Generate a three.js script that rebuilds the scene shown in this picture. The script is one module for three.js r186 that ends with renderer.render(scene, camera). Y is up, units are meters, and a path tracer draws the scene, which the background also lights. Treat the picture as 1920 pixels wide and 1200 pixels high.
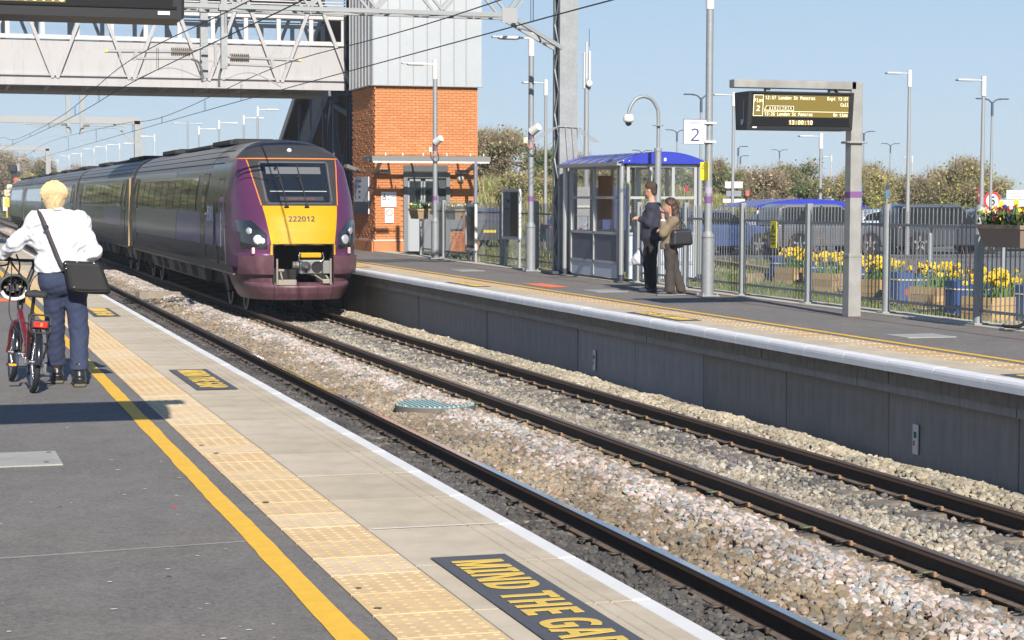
import * as THREE from 'three';
import { RoundedBoxGeometry } from 'three/addons/geometries/RoundedBoxGeometry.js';
import { mergeGeometries, mergeVertices, toCreasedNormals } from 'three/addons/utils/BufferGeometryUtils.js';
import { FontLoader } from 'three/addons/loaders/FontLoader.js';
import { TextGeometry } from 'three/addons/geometries/TextGeometry.js';

// ---------------------------------------------------------------- camera, sky, sun, exposure
const scene = new THREE.Scene();
const R = THREE.MathUtils.degToRad, lin0 = (r, g, b) => new THREE.Color().setRGB(r, g, b);
const camera = new THREE.PerspectiveCamera(18.9246, 1.6, 0.1, 3000);
camera.rotation.order = 'YXZ';
camera.position.set(0, 1.6, 0);
camera.rotation.set(R(-3.6544), R(-16.9293), R(0.15));

function skyTexture() {                                   // clear spring sky: pale at the horizon, deep blue overhead
  const w = 256, h = 512, d = new Float32Array(w * h * 4);
  const stops = [[-90, .16, .15, .13], [-2, .30, .32, .32], [0, .40, .48, .53], [4, .335, .447, .562], [9, .25, .365, .52], [20, .13, .22, .39], [40, .062, .12, .255], [90, .04, .082, .19]];
  for (let j = 0; j < h; j++) {
    const el = (j + .5) / h * 180 - 90;
    let k = 0; while (k < stops.length - 2 && el > stops[k + 1][0]) k++;
    const a = stops[k], b = stops[k + 1], t = Math.min(1, Math.max(0, (el - a[0]) / (b[0] - a[0])));
    for (let i = 0; i < w; i++) for (let c = 0; c < 4; c++) d[(j * w + i) * 4 + c] = c === 3 ? 1 : a[c + 1] + (b[c + 1] - a[c + 1]) * t;
  }
  const tx = new THREE.DataTexture(d, w, h, THREE.RGBAFormat, THREE.FloatType);
  tx.mapping = THREE.EquirectangularReflectionMapping; tx.magFilter = tx.minFilter = THREE.LinearFilter; tx.needsUpdate = true;
  return tx;
}
const sky = skyTexture();
scene.background = sky; scene.environment = sky;
const SUN = new THREE.Vector3(-0.0826, 0.533, 0.842).normalize();   // behind the camera, a little to the left, 32 degrees up
scene.fog = new THREE.FogExp2(lin0(.80, .87, .93), .0004);      // thin spring haze
const sun = new THREE.DirectionalLight(new THREE.Color(1, .94, .85), 5);
sun.position.copy(SUN).multiplyScalar(90).add(new THREE.Vector3(8, 0, -40));
sun.target.position.set(8, 0, -40); sun.castShadow = true;
Object.assign(sun.shadow.camera, { left: -60, right: 60, top: 60, bottom: -60, near: 1, far: 260 });
sun.shadow.mapSize.set(4096, 4096);
scene.add(sun, sun.target);
const renderer = new THREE.WebGLRenderer({ antialias: true });
renderer.toneMapping = THREE.LinearToneMapping;
renderer.toneMappingExposure = 1.55;
renderer.shadowMap.enabled = true;

// ---------------------------------------------------------------- helpers
let seed = 7;
const rnd = () => { seed = (seed * 1664525 + 1013904223) >>> 0; return seed / 4294967296; };
const rr = (a, b) => a + (b - a) * rnd();
const V = (x, y, z) => new THREE.Vector3(x, y, z);
const used = {};
const numbered = n => { const k = used[n] = (used[n] ?? -1) + 1; return k ? n + '_' + String(k).padStart(3, '0') : n; };
function M(name, geo, mat, parent, p, r) {
  const m = new THREE.Mesh(geo, mat); m.name = name; m.castShadow = m.receiveShadow = true;
  if (p) m.position.set(...p); if (r) m.rotation.set(...r);
  parent.add(m); return m;
}
function thing(name, label, category, p = [0, 0, 0], ry = 0, group) {
  const o = new THREE.Group(); o.name = numbered(name); o.position.set(...p); o.rotation.y = ry;
  o.userData = { label, category }; if (group) o.userData.group = group;
  scene.add(o); return o;
}
function solo(name, label, category, geo, mat, p, r, group) {
  const m = M(numbered(name), geo, mat, scene, p, r); m.userData = { label, category }; if (group) m.userData.group = group; return m;
}
function copyOf(o, label, p, ry, group) {
  const c = o.clone(); c.name = numbered(o.name.replace(/_\d\d\d$/, '')); scene.add(c);
  c.userData = { ...o.userData, label }; if (group) c.userData.group = group;
  if (p) c.position.set(...p); if (ry !== undefined) c.rotation.y = ry; return c;
}
function struct(name, geo, mat, p) { const m = M(numbered(name), geo, mat, scene, p); m.userData = { kind: 'structure' }; return m; }

const bx = (w, h, d, x = 0, y = 0, z = 0) => new THREE.BoxGeometry(w, h, d).translate(x, y, z);
const rb = (w, h, d, r, x = 0, y = 0, z = 0, s = 2) => new RoundedBoxGeometry(w, h, d, s, r).translate(x, y, z);
const cy = (r1, r2, h, n = 16, x = 0, y = 0, z = 0) => new THREE.CylinderGeometry(r1, r2, h, n).translate(x, y, z);
const sp = (r, n = 12, x = 0, y = 0, z = 0) => new THREE.SphereGeometry(r, n, Math.max(6, n >> 1)).translate(x, y, z);
function between(g, p, q) {                               // a geometry along +y of unit length, laid from p to q
  const a = V(...p), b = V(...q), m = new THREE.Matrix4(), d = b.clone().sub(a), L = d.length();
  const u = d.clone().normalize(), ref = Math.abs(u.y) > .95 ? V(0, 0, 1) : V(0, 1, 0);
  const xx = new THREE.Vector3().crossVectors(u, ref).normalize(), zz = new THREE.Vector3().crossVectors(xx, u);
  m.makeBasis(xx, u.multiplyScalar(L), zz).setPosition(a.add(b).multiplyScalar(.5));
  return g.applyMatrix4(m);
}
const rod = (p, q, r, n = 8) => between(new THREE.CylinderGeometry(r, r, 1, n), p, q);
const bar = (p, q, w, d = w) => between(new THREE.BoxGeometry(w, 1, d), p, q);
const tube = (pts, r, seg = 32, n = 8, closed = false) => new THREE.TubeGeometry(new THREE.CatmullRomCurve3(pts.map(p => V(...p)), closed, 'catmullrom', .5), seg, r, n, closed);
function mg(list) {
  const a = list.map(g => { const n = g.index ? g.toNonIndexed() : g.clone(); for (const k of Object.keys(n.attributes)) if (!['position', 'normal', 'uv'].includes(k)) n.deleteAttribute(k); if (!n.attributes.normal) n.computeVertexNormals(); if (!n.attributes.uv) n.setAttribute('uv', new THREE.BufferAttribute(new Float32Array(n.attributes.position.count * 2), 2)); return n; });
  return mergeGeometries(a);
}
function wuv(g0, s = 1, ox = 0, oy = 0) {                 // uv in metres from the face's own direction
  const g = g0.index ? g0.toNonIndexed() : g0, p = g.attributes.position, n = g.attributes.normal, uv = new Float32Array(p.count * 2);
  for (let i = 0; i < p.count; i += 3) {
    let nx = 0, ny = 0, nz = 0; for (let k = 0; k < 3; k++) { nx += Math.abs(n.getX(i + k)); ny += Math.abs(n.getY(i + k)); nz += Math.abs(n.getZ(i + k)); }
    for (let k = 0; k < 3; k++) {
      const x = p.getX(i + k), y = p.getY(i + k), z = p.getZ(i + k), o = (i + k) * 2;
      if (ny >= nx && ny >= nz) { uv[o] = x; uv[o + 1] = z; } else if (nx >= nz) { uv[o] = z; uv[o + 1] = y; } else { uv[o] = x; uv[o + 1] = y; }
      uv[o] = uv[o] / s + ox; uv[o + 1] = uv[o + 1] / s + oy;
    }
  }
  g.setAttribute('uv', new THREE.BufferAttribute(uv, 2)); return g;
}
function loft(rings, closed = true, caps = false) {       // rings of equally many points -> smooth skin
  const n = rings[0].length, pos = [], idx = [];
  for (const r of rings) for (const p of r) pos.push(...p);
  for (let i = 0; i < rings.length - 1; i++) for (let j = 0; j < (closed ? n : n - 1); j++) {
    const a = i * n + j, b = i * n + (j + 1) % n, c = a + n, d = b + n; idx.push(a, b, c, b, d, c);
  }
  if (caps) for (const e of [0, rings.length - 1]) {
    const c = [0, 0, 0]; for (const p of rings[e]) for (let k = 0; k < 3; k++) c[k] += p[k] / n;
    const base = pos.length / 3; for (const p of rings[e]) pos.push(...p); pos.push(...c);
    for (let j = 0; j < n; j++) { const a = base + j, b = base + (j + 1) % n; e ? idx.push(a, b, base + n) : idx.push(b, a, base + n); }
  }
  const g = new THREE.BufferGeometry(); g.setAttribute('position', new THREE.Float32BufferAttribute(pos, 3)); g.setIndex(idx); g.computeVertexNormals(); return g;
}
function extr(pts, depth, bevel = 0, holes = []) {        // outline in x-y pushed along z, centred on z
  const s = new THREE.Shape(pts.map(p => new THREE.Vector2(...p)));
  for (const h of holes) s.holes.push(new THREE.Path(h.map(p => new THREE.Vector2(...p))));
  return new THREE.ExtrudeGeometry(s, { depth: depth - 2 * bevel, bevelEnabled: bevel > 0, bevelSize: bevel, bevelThickness: bevel, bevelSegments: 2, bevelOffset: -bevel, curveSegments: 10 }).translate(0, 0, -depth / 2 + bevel);
}
const interp = (tab, x) => { let k = 0; while (k < tab.length - 2 && x > tab[k + 1][0]) k++; const [a, b] = [tab[k], tab[k + 1]]; const t = Math.min(1, Math.max(0, (x - a[0]) / (b[0] - a[0]))); return a[1] + (b[1] - a[1]) * t; };

// ---- noise and textures
const LAT = new Float32Array(65536); { let s = 12345; for (let i = 0; i < 65536; i++) { s = (s * 1103515245 + 12345) & 0x7fffffff; LAT[i] = s / 0x7fffffff; } }
function vn(x, y, per) {
  const xi = Math.floor(x), yi = Math.floor(y), fx = x - xi, fy = y - yi, sx = fx * fx * (3 - 2 * fx), sy = fy * fy * (3 - 2 * fy);
  const q = (a, b) => LAT[((((b % per) + per) % per) * 251 + (((a % per) + per) % per) * 17 + per * 131) & 65535];
  const a = q(xi, yi), b = q(xi + 1, yi), c = q(xi, yi + 1), d = q(xi + 1, yi + 1);
  return a + (b - a) * sx + (c - a) * sy + (a - b - c + d) * sx * sy;
}
const fbm = (u, v, f, o = 4) => { let s = 0, a = .5, t = 0; for (let i = 0; i < o; i++) { s += a * vn(u * f, v * f, f); t += a; a *= .55; f *= 2; } return s / t; };
function tex(n, fn, srgb = true, h = n) {
  const d = new Uint8Array(n * h * 4);
  for (let j = 0; j < h; j++) for (let i = 0; i < n; i++) { const c = fn(i / n, j / h, i, j), o = (j * n + i) * 4; for (let k = 0; k < 3; k++) d[o + k] = Math.max(0, Math.min(255, (Array.isArray(c) ? c[k] : c) * 255)); d[o + 3] = 255; }
  const t = new THREE.DataTexture(d, n, h); t.wrapS = t.wrapT = THREE.RepeatWrapping; t.magFilter = THREE.LinearFilter; t.minFilter = THREE.LinearMipmapLinearFilter; t.generateMipmaps = true; t.anisotropy = 8;
  if (srgb) t.colorSpace = THREE.SRGBColorSpace; t.needsUpdate = true; return t;
}
const s1 = l => l <= .0031308 ? l * 12.92 : 1.055 * Math.pow(l, 1 / 2.4) - .055;      // linear -> srgb
const lin = (r, g, b) => new THREE.Color().setRGB(r, g, b);
const mat = (r, g, b, rough = .7, metal = 0, o = {}) => new THREE.MeshStandardMaterial({ color: lin(r, g, b), roughness: rough, metalness: metal, side: THREE.DoubleSide, ...o });
const phy = (r, g, b, rough, o = {}) => new THREE.MeshPhysicalMaterial({ color: lin(r, g, b), roughness: rough, side: THREE.DoubleSide, ...o });
const tinted = (col, amp, n, f, speck = 0, o = 4) => tex(n, (u, v) => { const k = 1 + amp * (fbm(u, v, f, o) - .5) * 2 + speck * (rnd() - .5); return col.map(c => s1(c * k)); });
function canvasTex(w, h, draw) { const c = document.createElement('canvas'); c.width = w; c.height = h; draw(c.getContext('2d'), w, h); const t = new THREE.CanvasTexture(c); t.colorSpace = THREE.SRGBColorSpace; t.anisotropy = 8; return t; }
const clay = (t, rough, o = {}) => new THREE.MeshStandardMaterial({ map: t, roughness: rough, side: THREE.DoubleSide, ...o });
const bold = await new FontLoader().loadAsync('fonts/droid/droid_sans_bold.typeface.json');
const plainFont = await new FontLoader().loadAsync('fonts/droid/droid_sans_regular.typeface.json').catch(() => bold);
function letters(s, size, depth = .004, font = bold, sx = 1) { const g = new TextGeometry(s, { font, size, depth, curveSegments: 4 }); g.computeBoundingBox(); const b = g.boundingBox; g.translate(-(b.min.x + b.max.x) / 2, -(b.min.y + b.max.y) / 2, 0); g.scale(sx, 1, 1); return g; }

// ---- shared materials
const grain = tex(256, () => .5 + .5 * (rnd() - .5), false);
const fineBump = tex(512, (u, v) => .5 * fbm(u, v, 64, 3) + .5 * rnd(), false);
const galvMap = tex(256, (u, v) => { const k = .9 + .22 * (fbm(u, v, 24, 3) - .5) + .18 * (fbm(u, v, 5, 3) - .5); return [s1(.30 * k), s1(.315 * k), s1(.325 * k)]; });
const galv = new THREE.MeshStandardMaterial({ map: galvMap, roughness: .55, metalness: .35, side: THREE.DoubleSide });
const galvDull = mat(.29, .295, .30, .6, .2), steelDark = mat(.06, .065, .08, .5, .3), blackRubber = mat(.018, .018, .02, .75), blackGloss = phy(.012, .012, .014, .2, { clearcoat: .6, clearcoatRoughness: .15 });
const whitePaint = mat(.60, .60, .59, .55), chrome = mat(.7, .7, .72, .22, 1);
const slateFence = mat(.24, .27, .31, .5, .25);
const glassPane = new THREE.MeshPhysicalMaterial({ color: 0xffffff, transmission: 1, thickness: 0, roughness: .03, ior: 1.45, side: THREE.DoubleSide });
const trackX = 7.58, rail1 = 4.96, railY = -.915;
// ================================================================ ground, platforms, track
const fieldMap = tex(512, (u, v) => { const k = fbm(u, v, 12, 5), q = fbm(u + .3, v, 40, 3); return [s1(.085 + .09 * k * q), s1(.1 + .07 * k), s1(.032 + .03 * q)]; });
struct('ground', wuv(new THREE.PlaneGeometry(2400, 2400, 1, 1).rotateX(-Math.PI / 2), 9).translate(0, -1.45, -300), clay(fieldMap, 1));
{ // land beside the line: the raised ground of the car park, verge and fields on the right
  const g = wuv(bx(420, 1.18, 640, 222.7, -.84, -300), 9); struct('terrain', g, clay(fieldMap, 1));
}
const asphaltMap = tex(1024, (u, v) => {
  const c = fbm(u, v, 4, 4), m = fbm(u + .5, v + .2, 24, 4), k = 1 + .20 * (c - .5) + .30 * (m - .5) + .5 * (fbm(u + .1, v + .6, 256, 2) - .5) + .5 * (rnd() - .5), red = .05 * (fbm(u + .7, v, 3, 3) - .45);
  const sp = rnd() > .9975 ? 1.6 : 1; return [s1(.147 * k * sp * (1 + red * 2.4)), s1(.135 * k * sp), s1(.124 * k * sp * (1 - red))];
});
const asphalt = clay(asphaltMap, .93, { bumpMap: fineBump, bumpScale: .002 });
const asphaltOld = clay(asphaltMap, .95);
const concMap = tex(512, (u, v) => { const k = 1 + .3 * (fbm(u, v, 6, 5) - .5) + .14 * (rnd() - .5); return [s1(.30 * k), s1(.285 * k), s1(.255 * k)]; });
const concrete = clay(concMap, .9);
const slabTone = [[.455, .385, .285], [.435, .365, .27], [.47, .40, .305]].map(c => clay(tinted(c, .18, 256, 6, .16), .9, { bumpMap: fineBump, bumpScale: .001 }));
const tileTone = [[.60, .455, .275], [.59, .42, .225], [.615, .48, .31], [.58, .43, .25]].map(c => clay(tinted(c, .16, 256, 5, .10), .85));
const noseWhite = clay(tinted([.66, .65, .63], .06, 256, 8, .04), .6), noseGrey = clay(tinted([.66, .66, .67], .10, 256, 8, .05), .6);
const lineYellow = clay(tinted([.72, .42, .035], .10, 512, 24, .12), .7);
const mortar = mat(.55, .53, .48, .95);
const wallTone = [[.27, .255, .255], [.30, .29, .295], [.26, .24, .22], [.28, .26, .24]].map(c => clay(tex(256, (u, v) => { const k = 1 + .22 * (fbm(u, v, 5, 4) - .5) + .26 * (fbm(u, v * .08 + .1, 32, 2) - .5) + .06 * (rnd() - .5); return c.map(q => s1(q * k)); }), .92));
const stainMap = tex(512, (u, v) => { const k = .55 + .65 * fbm(u, v * .2, 24, 3) * (fbm(u + .2, v, 6, 3) + .35); return [s1(.24 * k), s1(.21 * k), s1(.17 * k)]; });
const stainConc = clay(stainMap, .95);

function ragged(x0, x1, z0, z1, y, amp, n) {              // painted line with a slightly uneven edge
  const pos = [], uv = [], idx = [];
  for (let i = 0; i <= n; i++) { const z = z0 + (z1 - z0) * i / n, a = x0 + amp * (vn(z * 2.3 + 9, .5, 97) - .5) + amp * .5 * (rnd() - .5), b = x1 + amp * (vn(z * 2.1 + 40, .5, 89) - .5) + amp * .5 * (rnd() - .5); pos.push(a, y, z, b, y, z); uv.push(a, z, b, z); if (i < n) idx.push(i * 2, i * 2 + 1, i * 2 + 2, i * 2 + 1, i * 2 + 3, i * 2 + 2); }
  const g = new THREE.BufferGeometry(); g.setAttribute('position', new THREE.Float32BufferAttribute(pos, 3)); g.setAttribute('uv', new THREE.Float32BufferAttribute(uv, 2)); g.setIndex(idx); g.computeVertexNormals();
  if (g.attributes.normal.getY(0) < 0) { g.index.array.reverse(); g.computeVertexNormals(); } return g;
}
function tileGeo(blisters) {
  const l = [rb(.392, .03, .392, .004, 0, -.015, 0, 1)];
  if (blisters) l.length = 0; if (blisters) for (let i = 0; i < 6; i++) for (let j = 0; j < 6; j++) l.push(cy(.0105, .016, .0026, 8, -.165 + i * .066, .0015, -.165 + j * .066));
  return wuv(mg(l), .4);
}
const tileBase = tileGeo(false), tileBlister = tileGeo(true), blisterTone = [[.60, .43, .225], [.585, .40, .19], [.61, .455, .26]].map(c => clay(tinted(c, .16, 64, 5, .10), .85)), tileFlat = wuv(mg([rb(.392, .03, .392, .004, 0, -.015, 0, 1), ...[0, 1, 2, 3, 4, 5].map(i => bx(.03, .005, .36, -.165 + i * .066, .001, 0))]), .4);

// ---- near platform
const near = struct('near_platform', wuv(bx(14.7, 1.0, 150, -4.63, -.531, -66), 2), mortar);
M('asphalt_surface', wuv(bx(13.6, .03, 150, -5.197, -.015, -66), 4), asphalt, near);
const slabProfile = [[-.365, -.06], [.285, -.06], [.285, 0], [.205, 0], [.2, -.006], [.193, -.006], [.188, 0], [.135, 0], [.13, -.006], [.123, -.006], [.118, 0], [-.365, 0]].map(p => [p[0], p[1]]);
const slabGeo = wuv(extr(slabProfile, .918), 1), noseGeo = wuv(rb(.088, .075, .922, .012, 0, -.0365, 0, 2), 1);
for (let k = 0; k < 76; k++) {
  const z = -4.3 - k * .93 - .465, s = M(k ? 'coping_slab_' + String(k).padStart(3, '0') : 'coping_slab', slabGeo, slabTone[(k * 7 + (k >> 2)) % 3], near, [2.375, rr(-.0015, .0015), z]);
  M('white_edge', noseGeo, noseWhite, s, [.3305, .0015, 0]);
}
M('platform_wall', wuv(bx(.3, .95, 150, 2.52, -.55, -66), 2), stainConc, near);
for (let k = 0; k < 150; k++) {
  const z = -4.3 - k * .4 - .2, b = z > -26;
  const q = M('tactile_tile', b ? tileBase : tileFlat, tileTone[Math.floor(vn(k * .9, 3.3, 61) * 3.99 + (rnd() - .5) * .8) & 3], near, [1.806, rr(.001, .003), z]);
  if (b) M('blisters', tileBlister, blisterTone[k % 3], q).userData.kind = 'stuff';
}
M('mortar_joint', bx(.016, .02, 150, 2.0045, -.0135, -66), clay(tinted([.34, .32, .29], .3, 128, 12, .3), .95), near);
M('yellow_line', ragged(1.392, 1.502, 2, -140, .004, .012, 900), lineYellow, near);
M('joint_line', ragged(-.012, .014, 0, 1.32, 0, .014, 80).rotateY(R(-84)).translate(1.41, .0016, -8.82), mat(.26, .235, .205, .95), near);
const panelBlue = clay(tinted([.072, .076, .09], .12, 128, 8, .15), .85);
const textYellow = mat(.62, .425, .085, .75);
function gapPanel(parent, x, zFar, toTrack) {             // MIND THE GAP, read by someone facing the track
  const p = M('warning_panel', new THREE.PlaneGeometry(.345, 1.93).rotateX(-Math.PI / 2), panelBlue, parent, [x, .007, zFar + .965]);
  const t = letters('MIND THE GAP', .2, .002); t.computeBoundingBox(); const w = t.boundingBox.max.x - t.boundingBox.min.x, h = t.boundingBox.max.y - t.boundingBox.min.y;
  t.scale(1.66 / w, .235 / h, 1); t.applyMatrix4(new THREE.Matrix4().makeBasis(V(0, 0, toTrack), V(toTrack, 0, 0), V(0, 1, 0)));
  M('lettering', t, textYellow, p, [0, .003, 0]);
}
for (const z of [-8.16, -17.78, -27.9, -37.6]) gapPanel(near, 2.28, z, 1);
// access covers and patches set in the asphalt
M('access_cover', wuv(rb(.66, .012, .63, .004, 0, 0, 0, 1), 1), clay(tinted([.32, .31, .285], .2, 256, 6, .2), .8), near, [.42, .002, -11.96], [0, .01, 0]);
M('access_cover', wuv(rb(.6, .012, .42, .004, 0, 0, 0, 1), 1), clay(tinted([.3, .29, .27], .2, 256, 6, .2), .8), near, [.25, .002, -18.4]);
M('rusty_cover', wuv(rb(.32, .012, .74, .004, 0, 0, 0, 1), 1), clay(tinted([.24, .17, .135], .3, 256, 6, .3), .85), near, [.15, .002, -13.1]);
for (const [x, z] of [[.66, -11.75], [.70, -12.2], [.28, -11.7]]) M('cover_bolt', cy(.014, .014, .006, 8), mat(.08, .07, .06, .6), near, [x, .009, z]);
M('orange_patch', ragged(.4, 1.28, -31.1, -30.0, .005, .03, 20), mat(.72, .16, .05, .8), near);
for (let k = 0; k < 46; k++) M('litter_speck', new THREE.CircleGeometry(rr(.005, .013), 6).rotateX(-Math.PI / 2).scale(rr(.7, 1.6), 1, 1), k % 9 ? mat(.5, .48, .45, .9) : mat(.09, .07, .05, .9), near, [rr(.2, 1.35), .004, -6.5 - 13 * rnd() * rnd()]);
M('red_mark', bx(.018, .002, .03), mat(.6, .06, .05, .8), near, [1.2, .003, -9.9]);
for (const [x, z, w] of [[1.64, -6.15, .03], [1.66, -6.4, .022], [1.65, -7.2, .018], [1.66, -7.6, .016], [1.67, -9.9, .02], [1.7, -11.9, .02], [1.66, -12.3, .02], [1.68, -14.2, .02]]) M('gum_spot', new THREE.CircleGeometry(w, 9).rotateX(-Math.PI / 2).scale(1, 1, .7), mat(.1, .085, .07, .9), near, [x, .0088, z]);
M('chalk_smear', ragged(2.03, 2.66, -.006, .006, .0075, .012, 8), mat(.75, .74, .7, .9), near, [0, 0, -8.952]);

// ---- far platform
const farP = struct('far_platform', wuv(bx(3.6, 1.0, 150, 11.2, -.531, -66), 2), mortar);
const redTint = clay(tinted([.16, .105, .09], .2, 256, 6, .3), .93);
M('asphalt_surface', wuv(bx(2.43, .03, 150, 11.285, -.015, -66), 4), asphalt, farP);
M('red_edge_strip', ragged(11.86, 11.94, 0, -70, .003, .05, 160), redTint, farP);
M('fence_kerb', wuv(rb(.52, .1, 150, .01, 12.75, -.025, -66), 1.5), clay(tinted([.44, .39, .31], .16, 256, 6, .14), .9), farP);
M('yellow_line', ragged(10.2, 10.3, 2, -140, .004, .012, 600), lineYellow, farP);
const cop2 = wuv(extr([[0, -.112], [.16, -.112], [.16, 0], [.045, 0], [.018, -.008], [.004, -.03], [0, -.055]], .922), 1);
const slab2 = wuv(bx(.42, .04, .922, 9.47, -.02, 0), 1);
for (let k = 0; k < 66; k++) {
  const z = -10.6 - k * .93 - .465, c = M(k ? 'coping_stone_' + String(k).padStart(3, '0') : 'coping_stone', cop2, noseGrey, farP, [9.095, rr(-.002, .002), z]);
  M('paving_slab', slab2, slabTone[(k * 5 + (k >> 1)) % 3], farP, [0, .001, z]);
}
M('paving_slab', wuv(bx(.26, .035, 150, 10.17, -.02, -66), 4), asphaltOld, farP);
for (let k = 0; k < 110; k++) M('tactile_tile', tileFlat, tileTone[Math.floor(vn(k * .7, 8.3, 61) * 3.99) & 3], farP, [9.87, .002, -10.6 - k * .4 - .2]);
for (const z of [-15.35, -25.12, -34.9, -44.7]) gapPanel(farP, 9.48, z, -1);
M('access_cover', wuv(rb(.62, .012, .55, .004, 0, 0, 0, 1), 1), clay(tinted([.32, .31, .29], .2, 256, 6, .2), .8), farP, [11.05, .002, -19.95]);
M('access_cover', wuv(rb(.55, .012, .8, .004, 0, 0, 0, 1), 1), clay(tinted([.3, .29, .28], .2, 256, 6, .2), .8), farP, [11.1, .002, -31.0]);
M('access_cover', wuv(rb(.55, .012, .9, .004, 0, 0, 0, 1), 1), clay(tinted([.3, .29, .28], .2, 256, 6, .2), .8), farP, [11.3, .002, -40.5]);
M('orange_patch', ragged(10.55, 10.95, -34.0, -32.4, .005, .03, 20), mat(.72, .16, .05, .8), farP);
{ // wall under the far platform: stained beams, a ledge, then cast panels with open joints
  const beam = wuv(bx(.3, .14, 3.05, 9.36, -.186, 0), 1.2, .2, .1), ledge = wuv(bx(.24, .09, 3.05, 9.37, -.304, 0), 1.2), panel = wuv(bx(.16, 1.0, 2.43, 9.46, -.85, 0), 1);
  for (let k = 0; k < 24; k++) { M('stained_beam', beam, stainConc, farP, [0, 0, -9.6 - k * 3.07]); M('wall_ledge', ledge, wallTone[3], farP, [rr(-.006, .006), 0, -10.35 - k * 3.07]); }
  for (let k = 0; k < 28; k++) M('wall_panel', panel, wallTone[(k * 3 + (k >> 1)) % 4], farP, [rr(-.008, .008), 0, -10.22 - 1.22 - k * 2.455]);
}
for (const z of [-26.6, -16.98]) {
  const p = M('distance_plate', rb(.012, .3, .11, .004, 9.365, -.79, z, 1), mat(.66, .66, .64, .6), farP);
  M('plate_marking', bx(.004, .06, .05, 9.357, -.745, z), z < -20 ? mat(.05, .05, .06) : mat(.03, .12, .06), p); M('plate_marking', bx(.004, .05, .025, 9.357, -.83, z - .02), mat(.45, .06, .06), p);
}

// ---- track
const rustFoot = clay(tinted([.14, .098, .07], .3, 256, 10, .25), .85), rust = clay(tinted([.030, .023, .019], .25, 256, 8, .2), .75, { metalness: .2 }), rustHead = clay(tinted([.17, .10, .07], .25, 256, 6, .15), .42, { metalness: .6 });
const polished = mat(.62, .64, .68, .16, 1), halfPolish = mat(.30, .20, .15, .4, .8);
const RP = []; for (const [x, y] of [[.07, -.159], [.07, -.148], [.03, -.138], [.0095, -.122], [.0085, -.06], [.0125, -.046], [.034, -.038], [.0355, -.012], [.031, -.003], [.022, 0]]) RP.push([x, y]);
const railOutline = [...RP, ...RP.slice().reverse().map(p => [-p[0], p[1]])];
const L0 = 4, L1 = -330, zMid = (L0 + L1) / 2;
const railGeo = wuv(toCreasedNormals(extr(railOutline, L0 - L1), .6), .5);
const footGeo = wuv(bx(.041, .002, L0 - L1).rotateZ(.245).translate(-.0505, -.1412, 0), .5);
const sleeperMap = [[.19, .16, .125], [.15, .125, .10], [.115, .098, .082]].map(c => clay(tinted(c, .3, 128, 6, .2), .95));
const sleeperGeo = wuv(extr([[-1.25, -.2], [1.25, -.2], [1.25, -.02], [1.1, 0], [.45, 0], [.3, -.035], [-.3, -.035], [-.45, 0], [-1.1, 0], [-1.25, -.02]], .25, .012), .8);
const clipIron = mat(.07, .055, .045, .6, .4), clipGreen = mat(.10, .13, .07, .6, .3), castTan = mat(.25, .155, .085, .85);
const clipGeo = tube([[.0, .0, -.05], [-.06, .012, -.055], [-.1, .02, -.01], [-.09, .025, .045], [-.03, .03, .05], [-.012, .018, .01], [-.06, .012, .008]], .0095, 20, 6);
const castGeo = mg([rb(.028, .04, .04, .008, 0, .012, .062, 1), rb(.05, .018, .09, .004, .03, -.004, 0, 1)]);
function track(x, label, polish) {
  const t = thing('railway_track', label, 'track', [x, 0, 0]);
  for (const s of [-1, 1]) {
    const r = M('rail', railGeo, rust, t, [s * .7525, railY, zMid]);
    M('running_surface', rb(.062, .006, L0 - L1, .002, 0, 0, 0, 1), polish ? polished : halfPolish, r);
    M('rail_foot', footGeo, rustFoot, r); M('rail_head_side', bx(.0025, .02, L0 - L1, -.0362, -.0245, 0), rustHead, r);
  }
  for (let k = 0; k < 120; k++) {
    const z = -8.15 - k * .64; if (polish && z < -84) break;
    M('sleeper', sleeperGeo, sleeperMap[(k * 5 + (k >> 2)) % 3], t, [rr(-.02, .02), railY - .166, z]);
    if (z > -52) for (const s of [-1, 1]) { const c = M('rail_clip', clipGeo, s < 0 && !polish && k % 3 == 0 ? clipGreen : clipIron, t, [s * .7525 - .072, railY - .138, z]); M('clip_housing', castGeo, polish ? clipIron : castTan, c, [-.012, 0, 0]); }
  }
  return t;
}
const t1 = track(4.2075, 'near railway track beside the left platform with one shiny rail', true);
track(trackX, 'far railway track that the oncoming train runs on', false);
solo('rail_paint_mark', 'thin yellow paint stripe along the top of the nearest rail', 'paint mark', bx(.006, .012, 7.4), mat(.85, .48, .04, .6), [4.996, railY - .008, -27.4]);

// ---- ballast
const bedH = (x, z) => {                                  // level of the stone bed
  let y = x < 4.93 ? -1.082 : -1.112;
  if (x > 5.1 && x < 6.7) y += .075 * Math.sin((x - 5.1) / 1.6 * Math.PI);
  if (x > 5.85 && x < 6.5) y += .05 * Math.sin((x - 5.85) / .65 * Math.PI);
  if (x > 8.5) y += .13 * Math.sin(Math.min(1.12, (x - 8.5) / .82) * Math.PI);
  return y + .05 * (vn(x * 2.1, z * 1.3 + 500, 199) - .5);
};
{
  const nx = 40, nz = 420, g = new THREE.PlaneGeometry(1, 1, nx, nz), p = g.attributes.position;
  for (let j = 0, i = 0; j <= nz; j++) for (let k = 0; k <= nx; k++, i++) { const x = 2.6 + 6.85 * k / nx, z = 2 - (j / nz) ** 1.6 * 330; p.setXYZ(i, x, bedH(x, z) - .035, z); }
  g.computeVertexNormals(); struct('ballast_bed', wuv(g, .8), clay(tinted([.13, .108, .082], .5, 512, 40, .7), 1));
}
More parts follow.
